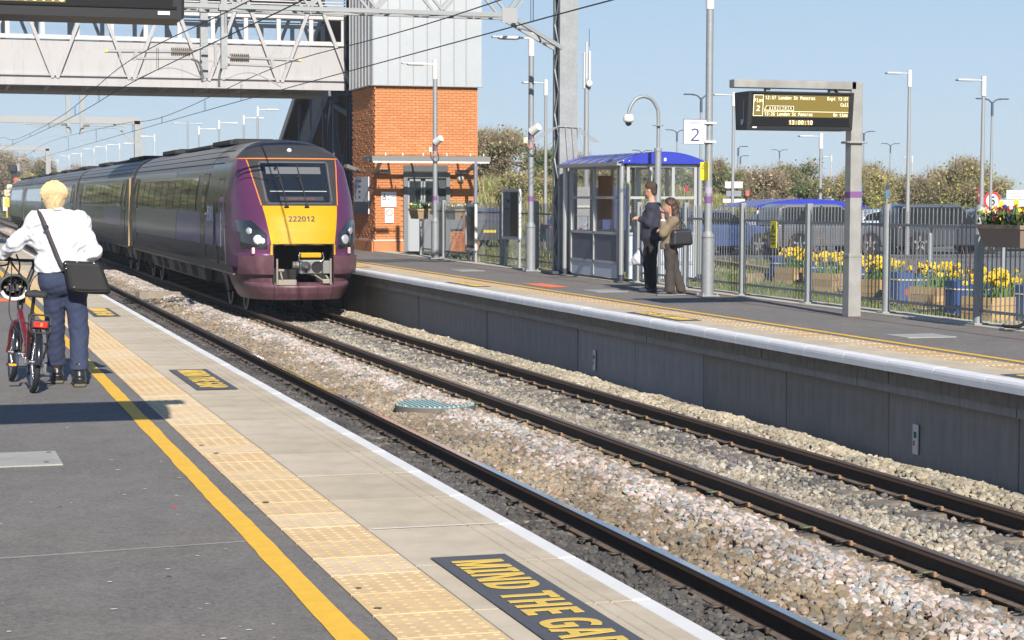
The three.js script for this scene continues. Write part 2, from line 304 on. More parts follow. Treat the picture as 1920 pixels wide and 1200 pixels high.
function stoneGeo() {
  const g = mergeVertices((() => { const q = new THREE.IcosahedronGeometry(1, 0); q.deleteAttribute('normal'); q.deleteAttribute('uv'); return q; })()), p = g.attributes.position, sc = [rr(.85, 1.15), rr(.6, .85), rr(.75, 1.05)];
  for (let i = 0; i < p.count; i++) { const k = rr(.72, 1.18); p.setXYZ(i, p.getX(i) * k * sc[0], p.getY(i) * k * sc[1], p.getZ(i) * k * sc[2]); }
  const f = g.toNonIndexed(); f.computeVertexNormals(); return f;
}
function ballast(name, label, list, pal, geoN) {
  const per = Array.from({ length: geoN }, () => []);
  for (const s of list) per[Math.floor(rnd() * geoN)].push(s);
  const grp = new THREE.Group(); grp.name = name; grp.userData = { label, category: 'ballast', kind: 'stuff' }; scene.add(grp);
  const m4 = new THREE.Matrix4(), q = new THREE.Quaternion(), e = new THREE.Euler(), c = new THREE.Color();
  per.forEach((l, gi) => {
    const im = new THREE.InstancedMesh(stoneGeo(), mat(1, 1, 1, .95), l.length); im.name = 'stone'; im.userData.kind = 'stuff'; im.castShadow = im.receiveShadow = true;
    l.forEach((s, i) => {
      q.setFromEuler(e.set(rr(-.7, .7), rr(0, 6.3), rr(-.7, .7))); m4.compose(V(s[0], s[1], s[2]), q, V(s[3], s[3], s[3])); im.setMatrixAt(i, m4);
      const w = .72 + .56 * vn(s[0] * 2.2 + 31, s[2] * 1.7 + 900, 233), a = pal(s).map(c => c * w); im.setColorAt(i, c.setRGB(a[0], a[1], a[2]));
    });
    grp.add(im);
  });
}
const pick = (cols, v) => { const a = cols[Math.floor(rnd() * cols.length)], k = rr(1 - v, 1 + v); return [a[0] * k, a[1] * k, a[2] * k]; };
const brown = [[.225, .175, .115], [.18, .145, .10], [.255, .20, .135], [.145, .12, .09], [.27, .225, .17], [.23, .16, .105], [.19, .175, .15]], pinkish = [[.39, .315, .285], [.355, .325, .30], [.44, .37, .34], [.28, .28, .275], [.40, .33, .30], [.21, .225, .23], [.24, .185, .13]], greyTan = [[.28, .24, .185], [.235, .205, .16], [.32, .285, .23], [.19, .168, .135], [.265, .22, .16], [.30, .29, .265]], dark = [[.070, .066, .064], [.055, .053, .053], [.09, .082, .075], [.062, .058, .056]], cream = [[.33, .285, .205], [.28, .24, .17], [.37, .325, .25], [.23, .195, .14], [.31, .285, .235]];
function scatter(x0, x1, z0, z1, dens, s0, s1_, out = []) {
  const n = Math.round((x1 - x0) * Math.abs(z1 - z0) * dens);
  for (let i = 0; i < n; i++) { const x = rr(x0, x1), z = rr(z0, z1); out.push([x, bedH(x, z) + rr(-.028, .018), z, rr(s0, s1_) * (rnd() < .1 ? 1.3 : 1)]); }
  return out;
}
const sleeperAt = z => { const k = (((-8.15 - z) / .64) % 1 + 1) % 1; return k < .21 || k > .79; };
const offRail = l => l.filter(s => ![3.455, 4.96, 6.8275, 8.3325].some(r => Math.abs(s[0] - r) < .085));
const thin = l => offRail(l).filter(s => !(sleeperAt(s[2]) && Math.abs(s[0] - trackX) < 1.28 && Math.abs(s[0] - trackX) > .3 && rnd() < .38));
ballast('near_ballast', 'dark oily stones between the left platform and its nearest rail', offRail(scatter(4.2, 4.88, -8, -62, 760, .020, .040)), () => pick(dark, .25), 4);
{
  const edge = z => 5.92 + .16 * (vn(z * 1.7 + 300, 2.5, 211) - .5) - Math.max(0, (-z - 30)) * .004;
  ballast('middle_ballast', 'brown and pale pink stones between the two tracks', offRail([...scatter(5.04, 6.76, -8.5, -34, 760, .022, .044), ...scatter(5.04, 6.76, -34, -75, 420, .026, .046), ...scatter(5.04, 6.76, -75, -160, 90, .06, .1), ...Array.from({ length: 210 }, () => { const a = rr(-1.6, 1.2), r = .38 * Math.sqrt(rnd()); return [5.98 + .08 + Math.cos(a) * r, -.945, -22.9 + Math.sin(a) * r - .06, rr(.02, .034)]; })]), s => {
    const e = edge(s[2]), pk = s[0] > e && s[0] < e + .62 + .1 * (vn(s[2] * 2 + 20, 7.5, 199) - .5) ? .88 : s[0] > e - .2 && s[0] < e + .8 ? .34 : .05; return rnd() < pk ? pick(pinkish, .14) : pick(brown, .2);
  }, 5);
}
ballast('far_ballast', 'grey tan stones between the rails of the far track', thin([...scatter(6.9, 8.27, -10.5, -30, 780, .020, .040), ...scatter(6.9, 8.27, -30, -48, 500, .024, .04)]), s => { const w = s[0] > 7.55 ? Math.min(1, (s[0] - 7.55) / .3) * (.35 + .75 * vn(s[2] * 1.1 + 77, 1.5, 151)) : .06; return rnd() < w * .8 ? pick(dark, .35).map(c => c * 1.7) : pick(greyTan, .2); }, 4);
ballast('wall_ballast', 'clean cream stones heaped against the far platform wall', [...scatter(8.42, 9.37, -11.5, -32, 800, .025, .048), ...scatter(8.42, 9.37, -32, -52, 500, .028, .046)], () => pick(cream, .17), 4);
{ // drain pit and concrete block in the space between the tracks
  const d = thing('drain_pit', 'round drain chamber with a green plastic grating half buried in stones', 'drain', [5.98, -1.115, -22.9]);
  M('chamber', wuv(new THREE.CylinderGeometry(.5, .5, .2, 40, 1, true).translate(0, .06, 0), 1), mat(.13, .115, .10, .7), d);
  const gr = M('grating', mg([new THREE.CylinderGeometry(.47, .47, .02, 40).translate(0, .15, 0), ...Array.from({ length: 36 }, (_, i) => bx(.02, .05, .012, .475, .15, 0).rotateY(i * Math.PI / 18))]), mat(.22, .33, .32, .7), d);
  for (let i = -7; i <= 7; i++) { const h = Math.sqrt(.46 * .46 - (i * .06) ** 2); M('grating_bar', bx(.022, .02, h * 2, i * .06, .168, 0), mat(.36, .48, .47, .7), gr); }
  solo('concrete_block', 'grey concrete trough cover lying in the stones beside the train', 'block', wuv(extr([[-.6, 0], [.6, 0], [.55, .17], [-.6, .2]], .3, .015), 1), clay(tinted([.25, .22, .17], .2, 128, 6, .15), .9), [5.75, -1.06, -50.5], [0, .3, 0]);
}
// ================================================================ train
const bodyGrey = phy(.013, .013, .015, .25, { clearcoat: .35, clearcoatRoughness: .1, specularIntensity: .7 }), panelGrey = phy(.12, .12, .13, .3, { clearcoat: .35, clearcoatRoughness: .12 });
const bodyBlue = phy(.075, .06, .22, .28, { clearcoat: .5, clearcoatRoughness: .14 }), roofGrey = mat(.16, .165, .175, .5, .15), roofBlack = mat(.022, .022, .023, .85);
const purple = phy(.080, .022, .066, .35, { clearcoat: .2, specularIntensity: .6, clearcoatRoughness: .15 }), purpleDull = new THREE.MeshPhysicalMaterial({ map: tex(512, (u, v) => { const k = 1 + .5 * (fbm(u, v, 8, 4) - .5), d = Math.max(0, fbm(u + .2, v * .5, 14, 4) - .52) * 2.2; return [s1(.105 * k + .05 * d), s1(.044 * k + .045 * d), s1(.06 * k + .03 * d)]; }), roughness: .5, clearcoat: .2, clearcoatRoughness: .3, side: THREE.DoubleSide }), noseDark = phy(.034, .032, .032, .5), trainYellow = new THREE.MeshPhysicalMaterial({ map: tex(512, (u, v) => { const k = 1 + .10 * (fbm(u, v, 8, 4) - .5), d = rnd() > .9965 || fbm(u + .3, v, 90, 2) > .86 ? .45 : 1; return [s1(.50 * k * d), s1(.282 * k * d), s1(.006 + .02 * (1 - d))]; }), roughness: .5, specularIntensity: .5, side: THREE.DoubleSide });
const orangeStripe = mat(.78, .21, .03, .5), trainGlass = phy(.010, .012, .015, .06, { clearcoat: 1, clearcoatRoughness: .03 }), dusty = clay(tinted([.16, .125, .095], .3, 256, 8, .15), .85), dirtyDark = mat(.05, .042, .037, .85), soot = mat(.016, .015, .015, .9), wheelSteel = mat(.42, .37, .33, .45, .6), gangway = mat(.014, .014, .016, .8), gasketGrey = mat(.09, .09, .095, .6), doorTan = mat(.34, .22, .10, .7);
const HW = [[-.05, 1.31], [.1, 1.34], [.9, 1.365], [1.5, 1.335], [2.0, 1.25], [2.25, 1.195], [2.42, 1.125], [2.56, 1.01], [2.68, .85], [2.78, .64], [2.84, .43], [2.875, .2], [2.895, 0]];
const hw = y => interp(HW, y);
const ys = [-.05, .1, .35, .6, .9, 1.2, 1.5, 1.75, 2.0, 2.15, 2.25, 2.34, 2.42, 2.5, 2.56, 2.62, 2.68, 2.74, 2.78, 2.82, 2.84, 2.86, 2.875, 2.895];
const section = z => [...ys.map(y => [-hw(y), y, z]), ...ys.slice(0, -1).reverse().map(y => [hw(y), y, z])];
function sidePatch(z0, z1, y0, y1, off = .004, lean = 0, ny = 8, side = -1) {   // a panel lying on the body side
  const pos = [], idx = [];
  for (let i = 0; i <= ny; i++) { const t = i / ny, y = y0 + (y1 - y0) * t, x = side * (hw(y) + off); pos.push(x, y, z0 + lean * t, x, y, z1 + lean * t); if (i < ny) { const a = i * 2; idx.push(a, a + 1, a + 2, a + 1, a + 3, a + 2); } }
  const g = new THREE.BufferGeometry(); g.setAttribute('position', new THREE.Float32BufferAttribute(pos, 3)); g.setIndex(idx); g.computeVertexNormals(); return g;
}
function sideFrame(z0, z1, y0, y1, w, off) { return mg([sidePatch(z0, z0 + w, y0, y1, off), sidePatch(z1 - w, z1, y0, y1, off), sidePatch(z0 + w, z1 - w, y0, y0 + w, off, 0, 1), sidePatch(z0 + w, z1 - w, y1 - w, y1, off, 0, 1)]); }
function bogie(t, z) {
  const b = M('bogie', mg([rb(1.9, .22, 2.9, .05, 0, -.36, 0), rb(.16, .3, .5, .04, -1.02, -.38, 0), rb(.16, .3, .5, .04, 1.02, -.38, 0), rod([-1.0, -.1, .35], [-1.0, -.5, .35], .09), rod([-1.0, -.1, -.35], [-1.0, -.5, -.35], .09)]), soot, t, [0, 0, z]);
  for (const dz of [-1.12, 1.12]) for (const s of [-1, 1]) {
    const w = M('wheel', mg([cy(.39, .39, .13, 32).rotateZ(Math.PI / 2), cy(.41, .43, .03, 32).rotateZ(Math.PI / 2).translate(-s * .07, 0, 0)]), soot, b, [s * .77, railY + .395, dz]);
    M('wheel_rim', new THREE.TorusGeometry(.355, .03, 8, 32).rotateY(Math.PI / 2), wheelSteel, w, [s * .06, 0, 0]);
    M('axle_box', mg([rb(.1, .2, .2, .04, 0, 0, 0), cy(.07, .07, .06, 12).rotateZ(Math.PI / 2).translate(s * .06, 0, 0)]), dirtyDark, w, [s * .09, 0, 0]);
  }
}
function carUnder(t, z0, z1) {                            // skirts, equipment doors and bogies between car ends z0 (front) > z1
  const c = (z0 + z1) / 2;
  M('sill_strip', mg([sidePatch(z1 + .4, z0 - .35, -.05, .11, .012, 0, 2), bx(.05, .03, z0 - z1 - .75, -1.315, -.055, c)]), dusty, t);
  const sk = (a, b, s) => loft([[[s * 1.30, -.06, a], [s * 1.22, -.40, a - .25 * Math.sign(a - b)]], [[s * 1.30, -.06, b], [s * 1.22, -.40, b + .25 * Math.sign(a - b)]]].map(r => [...r, [s * 1.1, -.42, r[1][2]], [s * 1.1, -.06, r[0][2]]]), true, true);
  for (const s of [-1, 1]) {
    M('side_skirt', sk(c + 5.7, c - 5.7, s), dusty, t);
    for (const e of z0 < -.5 ? [-1] : [-1, 1]) M('side_skirt', sk(c + e * 11.2, c + e * 9.95, s), dusty, t);
  }
  for (const e of [-4.2, -2.7, -.4, 1.1, 3.3]) {
    const g = M('equipment_grille', loft([[[-1.305, -.09, c + e], [-1.24, -.36, c + e]], [[-1.305, -.09, c + e + 1], [-1.24, -.36, c + e + 1]]], false), soot, t);
    for (let k = 0; k < 3; k++) M('grille_slat', bar([-1.298 + k * .0185, -.15 - k * .07, c + e + .02], [-1.298 + k * .0185, -.15 - k * .07, c + e + .98], .012), dirtyDark, g);
  }
  M('underframe', bx(2.1, .36, z0 - z1 - 1.2, 0, -.22, c), soot, t);
  bogie(t, c + 7.95); bogie(t, c - 7.95);
}
function roofKit(t, z0, z1) {
  for (const [a, b, w, h] of [[.15, .3, 1.3, .12], [.36, .62, 1.1, .09], [.7, .86, 1.3, .12]]) { const za = z0 + (z1 - z0) * a, zb = z0 + (z1 - z0) * b; const p = M('roof_unit', rb(w, h, Math.abs(zb - za), .03, 0, 2.87 + h / 2 - .03, (za + zb) / 2), roofBlack, t); M('unit_cover', rb(w * .7, .04, Math.abs(zb - za) * .8, .015, 0, 2.87 + h - .02, (za + zb) / 2), soot, p); }
  for (const y of [2.36, 2.5, 2.64]) M('roof_rib', bar([-hw(y) - .008, y, z0 - .3], [-hw(y) - .008, y, z1 + .3], .016), roofBlack, t);
}
function doorAt(t, z, w = .8) {
  const d = M('door', sidePatch(z - w, z, .03, 2.12, .006, 0, 10), bodyGrey, t);
  M('door_window', sidePatch(z - w + .17, z - .17, 1.22, 1.95, .011, 0, 6), trainGlass, d);
  M('door_seal', sideFrame(z - w - .02, z + .02, .02, 2.14, .025, .009), gasketGrey, d);
  M('door_button', rb(.02, .06, .06, .01, -hw(1.2) - .012, 1.2, z + .12, 1), chrome, d);
}
function windowRow(t, z0, z1, n) {
  const b = M('window_band', sidePatch(z1, z0, 1.24, 2.08, .005, 0, 8), blackGloss, t), L = (z0 - z1) / n;
  for (let k = 0; k < n; k++) M('window', sidePatch(z1 + L * k + .07, z1 + L * (k + 1) - .07, 1.30, 2.03, .010, 0, 6), trainGlass, b);
  M('window_trim', sidePatch(z1, z0, 2.085, 2.10, .008, 0, 1), panelGrey, b);
}
function middleCar(label, zf, len, seats, accent) {
  const t = thing('train_car', label, 'train car', [trackX, 0, zf], 0, 'cars of the oncoming train'), z0 = 0, z1 = -len;
  M('body_shell', loft([section(-.15), section(-2), section(-len / 2), section(-len + 2), section(-len + .15)], false, false), bodyGrey, t);
  M('end_wall', new THREE.ShapeGeometry(new THREE.Shape(section(0).map(p => new THREE.Vector2(p[0] * .99, p[1])))), gangway, t, [0, 0, -.16]);
  M('roof_skin', loft([-.2, -len + .2].map(z => ys.filter(y => y > 2.22).map(y => [-hw(y) - .003, y + .003, z]).concat(ys.filter(y => y > 2.22).slice(0, -1).reverse().map(y => [hw(y) + .003, y + .003, z]))), false), roofGrey, t);
  M('gangway_bellows', bx(1.5, 2.3, .7, 0, 1.2, .1), gangway, t);
  M('livery_panel', sidePatch(-9.5, -3.0, .62, 1.22, .004, .3, 4), accent ? bodyBlue : panelGrey, t);
  windowRow(t, -3.0, -len + 3.0, seats);
  doorAt(t, -1.6); doorAt(t, -len + 2.4);
  M('end_post', bar([-1.36, .0, -.2], [-1.30, 2.2, -.2], .05), accent ? doorTan : gasketGrey, t);
  roofKit(t, z0, z1); carUnder(t, z0, z1);
  return t;
}
const nose0 = -39.85;
const ZF = [[-.57, -.16], [-.44, -.06], [-.3, 0], [-.26, -.02], [-.2, -.16], [-.04, -.16], [-.03, -.09], [.36, -.05], [.40, -.10], [.6, -.09], [.9, -.15], [1.2, -.28], [1.42, -.44], [1.75, -.74], [2.0, -1.0], [2.2, -1.17], [2.42, -1.38], [2.56, -1.54], [2.68, -1.75], [2.78, -2.02], [2.84, -2.35], [2.87, -2.8], [2.895, -3.4]];
const NW = [[-.57, 1.06], [-.3, 1.2], [-.05, 1.30], ...HW.slice(1)];
const nw = y => interp(NW, y), zfr = y => interp(ZF, y), zsd = y => Math.min(-1.85, zfr(y) - .7);
function S(x, y, off = 0) {                               // the nose surface: front view position -> point
  const w = Math.max(nw(y), .02), u = Math.min(1, Math.abs(x) / w), n = 2.7, f = zfr(y), s = zsd(y);
  return [x + Math.sign(x) * off * u * u, y, s + (f - s) * Math.pow(Math.max(0, 1 - Math.pow(u, n)), 1 / n) + off];
}
function nosePatch(xl, xr, y0, y1, off, nx, ny) {
  const pos = [], idx = [];
  for (let j = 0; j <= ny; j++) { const y = y0 + (y1 - y0) * j / ny, a = xl(y), b = xr(y), w = nw(y); for (let i = 0; i <= nx; i++) { const A = Math.asin(Math.max(-1, Math.min(1, a / w))), B = Math.asin(Math.max(-1, Math.min(1, b / w))), th = A + (B - A) * i / nx; pos.push(...S(w * Math.sin(th), y, off)); } }
  for (let j = 0; j < ny; j++) for (let i = 0; i < nx; i++) { const a = j * (nx + 1) + i, c = a + nx + 1; idx.push(a, a + 1, c, a + 1, c + 1, c); }
  const g = new THREE.BufferGeometry(); g.setAttribute('position', new THREE.Float32BufferAttribute(pos, 3)); g.setIndex(idx); g.computeVertexNormals(); return g;
}
{
  const t = thing('train_car', 'leading train car with purple sides, yellow front panel and number 222012', 'train car', [trackX, 0, nose0], 0, 'cars of the oncoming train');
  const L = -22.4, all = y => nw(y), nall = y => -nw(y);
  // cab shell
  const cab = M('cab_shell', mg([nosePatch(nall, all, .59, 2.42, 0, 60, 40), nosePatch(nall, () => -.63, -.03, .59, 0, 24, 24), nosePatch(() => .63, all, -.03, .59, 0, 24, 24),
    ...[-1, 1].map(s => loft([1.85, 2.2].map((q, k) => [-.05, .1, .35, .6, .9, 1.2, 1.5, 1.75, 2.0, 2.15, 2.25, 2.34, 2.42].map(y => [s * hw(y), y, k ? Math.min(-2.2, zsd(y)) : zsd(y)])), false))]), purple, t);
  const bump = M('bumper', wuv(mg([nosePatch(() => -1.24, () => -.63, -.03, .36, .05, 16, 10), nosePatch(() => .63, () => 1.24, -.03, .36, .05, 16, 10)]), 1.2, .3, .2), purpleDull, t);
  M('lower_skirt', wuv(mg([nosePatch(nall, all, -.57, -.2, 0, 50, 12), nosePatch(nall, () => -.63, -.2, -.03, 0, 14, 4), nosePatch(() => .63, all, -.2, -.03, 0, 14, 4), ...[-1, 1].map(s => loft([[-.57, -.3, -.05].map(y => [s * nw(y), y, -1.85]), [-.52, -.3, -.05].map(y => [s * nw(y) * .99, y, -2.3])], false))]), 1.2), purpleDull, t);
  for (const x of [-.62, -.02 + .3, .62]) M('skirt_joint', nosePatch(() => x - .008, () => x + .008, -.56, -.27, .004, 1, 12), soot, bump);
  M('roof_dome', nosePatch(nall, all, 2.42, 2.894, 0, 50, 24), noseDark, t);
  M('windscreen_surround', nosePatch(y => -.80 - (y - 1.4) * .16, y => .80 + (y - 1.4) * .16, 1.40, 2.43, .004, 30, 24), noseDark, t);
  const ws = M('windscreen', nosePatch(y => -.66 - (y - 1.45) * .05 + .05 * Math.max(0, 1.6 - y) * 6, y => .66 + (y - 1.45) * .05 - .05 * Math.max(0, 1.6 - y) * 6, 1.47, 2.33, .010, 30, 24), trainGlass, t);
  M('windscreen_gasket', mg([nosePatch(() => -.69, () => .69, 1.455, 1.475, .014, 20, 1), nosePatch(() => -.72, () => .72, 2.33, 2.36, .014, 20, 1), nosePatch(y => -.71 - (y - 1.45) * .05, y => -.68 - (y - 1.45) * .05, 1.5, 2.33, .014, 1, 14), nosePatch(y => .68 + (y - 1.45) * .05, y => .71 + (y - 1.45) * .05, 1.5, 2.33, .014, 1, 14)]), gasketGrey, ws);
  for (const x of [-.33, .1]) {
    const w = M('wiper', mg([tube([S(x + .02, 1.42, .05), S(x, 1.75, .05), S(x - .05, 2.0, .05)], .011, 10, 6), bar(S(x + .02, 1.62, .02), S(x - .04, 2.28, .02), .022), bar(S(x - .1, 2.02, .05), S(x - .01, 2.06, .05), .02)]), blackRubber, ws);
    M('wiper_pivot', cy(.03, .055, .07, 12).rotateX(-.5).translate(...S(x + .02, 1.40, .03)), blackRubber, w);
  }
  M('interior_ledge', nosePatch(() => -.6, () => .62, 1.71, 1.725, .013, 16, 1), mat(.4, .42, .44, .5), ws);
  M('sun_blind', nosePatch(() => -.62, () => .56, 2.09, 2.24, .012, 20, 4), clay(tex(128, (u, v) => { const k = .04 + .20 * fbm(u, v * .2, 16, 3); return [s1(k), s1(k * 1.03), s1(k * 1.1)]; }), .35), ws);
  const board = M('destination_board', nosePatch(() => -.42, () => .52, 1.52, 1.605, .012, 12, 2), mat(.035, .04, .05, .5), ws);
  M('destination_text', letters('London St Pancras', .05, .002, plainFont).rotateX(-.75).translate(...S(.04, 1.562, .022)), mat(.30, .10, .05, .6, 0), board);
  M('roof_lamp', sp(.055, 14, ...S(-.03, 2.60, .0)), mat(.62, .63, .62, .3), t);
  M('orange_stripe', nosePatch(y => -nw(y), y => nw(y) * .93, 2.415, 2.435, .006, 50, 1), orangeStripe, t);
  M('orange_stripe', mg([nosePatch(y => -.82 - (y - 1.4) * .16, y => -.80 - (y - 1.4) * .16, 1.42, 2.40, .007, 1, 16), nosePatch(y => .80 + (y - 1.4) * .16, y => .82 + (y - 1.4) * .16, 1.42, 2.40, .007, 1, 16)]), orangeStripe, t);
  const yp = M('yellow_panel', wuv(mg([nosePatch(y => -.67 - (y - .59) * .16, y => .67 + (y - .59) * .16, .59, 1.41, .007, 30, 22), nosePatch(() => -.69, () => -.63, .38, .59, .007, 2, 4), nosePatch(() => .63, () => .69, .38, .59, .007, 2, 4)]), 1.4), trainYellow, t);
  const num = letters('222012', .1, .004, bold); num.computeBoundingBox(); num.scale(.56 / (num.boundingBox.max.x - num.boundingBox.min.x), 1.12, 1);
  { const p = num.attributes.position; for (let i = 0; i < p.count; i++) { const q = S(p.getX(i) - .02, p.getY(i) + 1.135, .009 + p.getZ(i)); p.setXYZ(i, ...q); } num.computeVertexNormals(); }
  M('fleet_number', num, mat(.02, .02, .02, .6), yp);
  // purple swoosh and cab door lines
  M('swoosh', sidePatch(-2.6, -2.0, .95, 1.6, .004, -.5, 5), phy(.2, .09, .26, .3, { clearcoat: .5 }), t);
  // headlights
  for (const s of [-1, 1]) {
    const h = M('headlight_cluster', nosePatch(y => s < 0 ? -1.22 - (y - .5) * .12 : .76 + Math.max(0, y - .8) * .9, y => s < 0 ? -.76 - Math.max(0, y - .8) * .9 : 1.22 + (y - .5) * .12, .5, 1.1, .006, 12, 12), trainGlass, t);
    const a = S(s * .93, .70, .012), b = S(s * 1.08, .88, .02);
    M('lamp_reflector', sp(.105, 16).scale(1, 1, .4).rotateY(s * .5).translate(...a), mat(.62, .63, .65, .25, .6), h);
    M('lamp_reflector', sp(.075, 16).scale(1, 1, .45).rotateY(s * .8).translate(...b), mat(.55, .56, .58, .25, .6), h);
    if (s < 0) {
      M('lamp_glow', new THREE.CircleGeometry(.062, 20).rotateY(s * .35).translate(a[0], a[1], a[2] + .065), new THREE.MeshStandardMaterial({ color: 0xffffff, emissive: new THREE.Color(1, .93, .78), emissiveIntensity: 3.2 }), h);
      const pl = new THREE.PointLight(new THREE.Color(1, .93, .78), .6, 12); pl.position.set(a[0], a[1], a[2] + .12); pl.castShadow = true; pl.shadow.radius = 3; h.add(pl);
    }
    M('marker_lamp', rb(.07, .14, .05, .02, ...S(s * 1.0, .46, .05), 2), mat(.42, .28, .30, .4), h);
  }
  // coupler bay
  const bay = M('coupler_bay', mg([bx(1.28, .02, .8, 0, .6, -.55), bx(1.28, .9, .02, 0, .16, -.95), bx(.02, .9, .8, -.64, .16, -.55), bx(.02, .9, .8, .64, .16, -.55), bx(1.28, .02, .8, 0, -.29, -.55)]), soot, t);
  M('bay_lip', tube([S(-.64, .42, .01), S(-.62, .565, .01), S(-.5, .60, .01), S(0, .605, .01), S(.5, .60, .01), S(.62, .565, .01), S(.64, .42, .01)], .012, 40, 6), soot, bay);
  const cp = M('coupler', mg([rb(.48, .30, .3, .03, .12, .13, -.1), rb(.3, .14, .5, .03, .12, .1, -.5)]), mat(.22, .22, .23, .5, .5), bay);
  M('coupler_cone', mg([cy(.03, .105, .16, 20).rotateX(Math.PI / 2).translate(.0, .13, .12), new THREE.TorusGeometry(.11, .014, 8, 20).translate(0, .13, .055)]), mat(.10, .10, .105, .5, .4), cp);
  M('coupler_cup', mg([new THREE.TorusGeometry(.105, .016, 8, 22).translate(.245, .13, .055), new THREE.CircleGeometry(.1, 20).translate(.245, .13, .054)]), soot, cp);
  M('electrical_cover', rb(.44, .11, .22, .03, .12, .375, -.02), trainYellow, cp);
  M('cover_handle', mg([tube([[-.12, .44, .08], [-.14, .3, .09], [-.05, .24, .09]], .01, 12, 6), tube([[.36, .44, .08], [.38, .3, .09], [.3, .24, .09]], .01, 12, 6)]), chrome, cp);
  M('coupler_side', mg([cy(.075, .075, .12, 14).rotateZ(Math.PI / 2).translate(-.2, .17, 0), rb(.16, .28, .1, .02, .46, .12, -.05)]), mat(.2, .19, .18, .6, .3), cp);
  M('bay_pipework', mg([tube([[-.5, .05, -.12], [-.48, -.1, -.05], [-.42, -.2, -.1], [-.3, -.22, -.1]], .018), tube([[.2, -.04, 0], [.3, -.1, .02], [.38, -.16, .02]], .014), tube([[.42, -.02, -.1], [.5, -.12, -.06], [.44, -.22, -.1]], .02), rb(.4, .12, .2, .02, -.36, -.2, -.15), rb(.12, .05, .05, .01, -.49, .06, -.08), rod([.57, .3, -.1], [.57, -.25, -.1], .02), rod([-.57, .3, -.1], [-.57, -.25, -.1], .02), rb(.16, .1, .1, .02, .46, -.18, -.08)]), mat(.26, .23, .19, .7), bay);
  // body behind the cab
  const neck = (d = 0) => section(0).map(p => [p[0], p[1], Math.min(-2.2, zsd(p[1])) - d]);
  M('body_shell', loft([neck(), neck(.5), section(-6), section(-14), section(L + .15)], false), bodyGrey, t);
  M('roof_skin', loft([-5.2, L + .2].map(z => ys.filter(y => y > 2.22).map(y => [-hw(y) - .003, y + .003, z]).concat(ys.filter(y => y > 2.22).slice(0, -1).reverse().map(y => [hw(y) + .003, y + .003, z]))), false), roofGrey, t);
  M('seam_strip', bar([-hw(.0) - .006, .0, -2.2], [-hw(.9) - .006, .9, -2.2], .02), gasketGrey, t);
  M('livery_panel', mg([sidePatch(-21.4, -10.9, .5, 1.24, .004, .35, 5), sidePatch(-21.4, -11.6, 2.1, 2.36, .004, -.2, 4)]), panelGrey, t);
  M('livery_panel', sidePatch(-10.8, -2.5, .5, 1.24, .0045, .35, 5), bodyBlue, t);
  windowRow(t, -7.0, -20.4, 9);
  doorAt(t, -5.3); doorAt(t, -20.7, .7);
  M('cab_door', sideFrame(-3.6, -2.75, .0, 2.0, .025, .008), gasketGrey, t);
  M('grab_rail', mg([rod([-1.385, .5, -3.7], [-1.37, 1.5, -3.7], .015), rod([-1.385, .5, -2.65], [-1.37, 1.5, -2.65], .015)]), gasketGrey, t);
  const emr = letters('EMR', .34, .004).rotateY(-Math.PI / 2); M('operator_lettering', emr, mat(.62, .62, .68, .5), t, [-1.368, 1.22, -4.35]);
  M('side_scoop', sidePatch(-3.5, -3.25, .1, .5, .007, -.1, 3), soot, t);
  M('end_post', bar([-1.36, .0, L + .2], [-1.30, 2.2, L + .2], .06), gangway, t);
  roofKit(t, -3.2, L); carUnder(t, -.8, L);
  M('bogie_fairing', loft([[[-1.3, -.05, -2.3], [-1.24, -.5, -2.35]], [[-1.32, -.05, -2.9], [-1.3, -.12, -2.9]]], false), purpleDull, t);
}
middleCar('second train car behind the purple nosed leading car', nose0 - 22.9, 23, 10, true);
middleCar('third train car, middle of the dark grey train', nose0 - 46.4, 23, 10, false);
middleCar('fourth train car, second from the far end', nose0 - 69.9, 23, 10, true);
middleCar('last and most distant train car at the far left', nose0 - 93.4, 23.2, 10, false);
// ================================================================ overhead line, footbridge, lift tower
const insul = mat(.27, .235, .20, .6), capYellow = mat(.8, .58, .1, .6), wireDark = mat(.03, .03, .033, .6, .4);
function lattice(p, q, r, s, n, w) { const l = []; for (let k = 0; k < n; k++) { const f = t => [0, 1, 2].map(i => p[i] + (q[i] - p[i]) * t), g = t => [0, 1, 2].map(i => r[i] + (s[i] - r[i]) * t); l.push(k % 2 ? bar(g(k / n), f((k + 1) / n), w) : bar(f(k / n), g((k + 1) / n), w)); } return mg(l); }
function insulator(L) { const l = [rod([0, 0, 0], [L, 0, 0], .03)]; for (let k = 0; k < 10; k++) l.push(cy(.09, .065, .018, 14).rotateZ(Math.PI / 2).translate(.03 + k * (L - .06) / 9, 0, 0)); return mg(l); }
const insGeo = insulator(.4);
function cantilever(t, x0, dir, xt, y, z, regX, regY) {
  const a = M('cantilever_arm', mg([rod([x0 + dir * .45, y, z], [xt, y - .02, z], .03), rod([x0 + dir * .06, y - .13, z], [xt - dir * .45, y - .15, z], .022), bar([xt - dir * .55, y + .02, z], [xt - dir * .5, y - .18, z], .06), bar([xt - dir * .22, y + .02, z], [xt - dir * .25, y - .18, z], .05)]), galvDull, t);
  M('insulator', insGeo, insul, a, [dir > 0 ? x0 + .05 : x0 - .45, y, z]); M('yellow_end_cap', rod([xt, y - .02, z], [xt + dir * .05, y - .02, z], .033), capYellow, a);
  M('registration_tube', tube([[x0 + dir * .05, y - .13, z], [x0 - dir * .1, y - .2, z], [x0 - dir * .16, y - .42, z], [x0 - dir * .16, y - .58, z]], .024, 20, 8), mat(.11, .11, .115, .55, .3), a);
  M('registration_arm', tube([[x0 - dir * .16, regY + .12, z], [x0 + (regX - x0) * .42, regY + .3, z], [regX, regY + .03, z]], .012, 20, 6), galvDull, a);
}
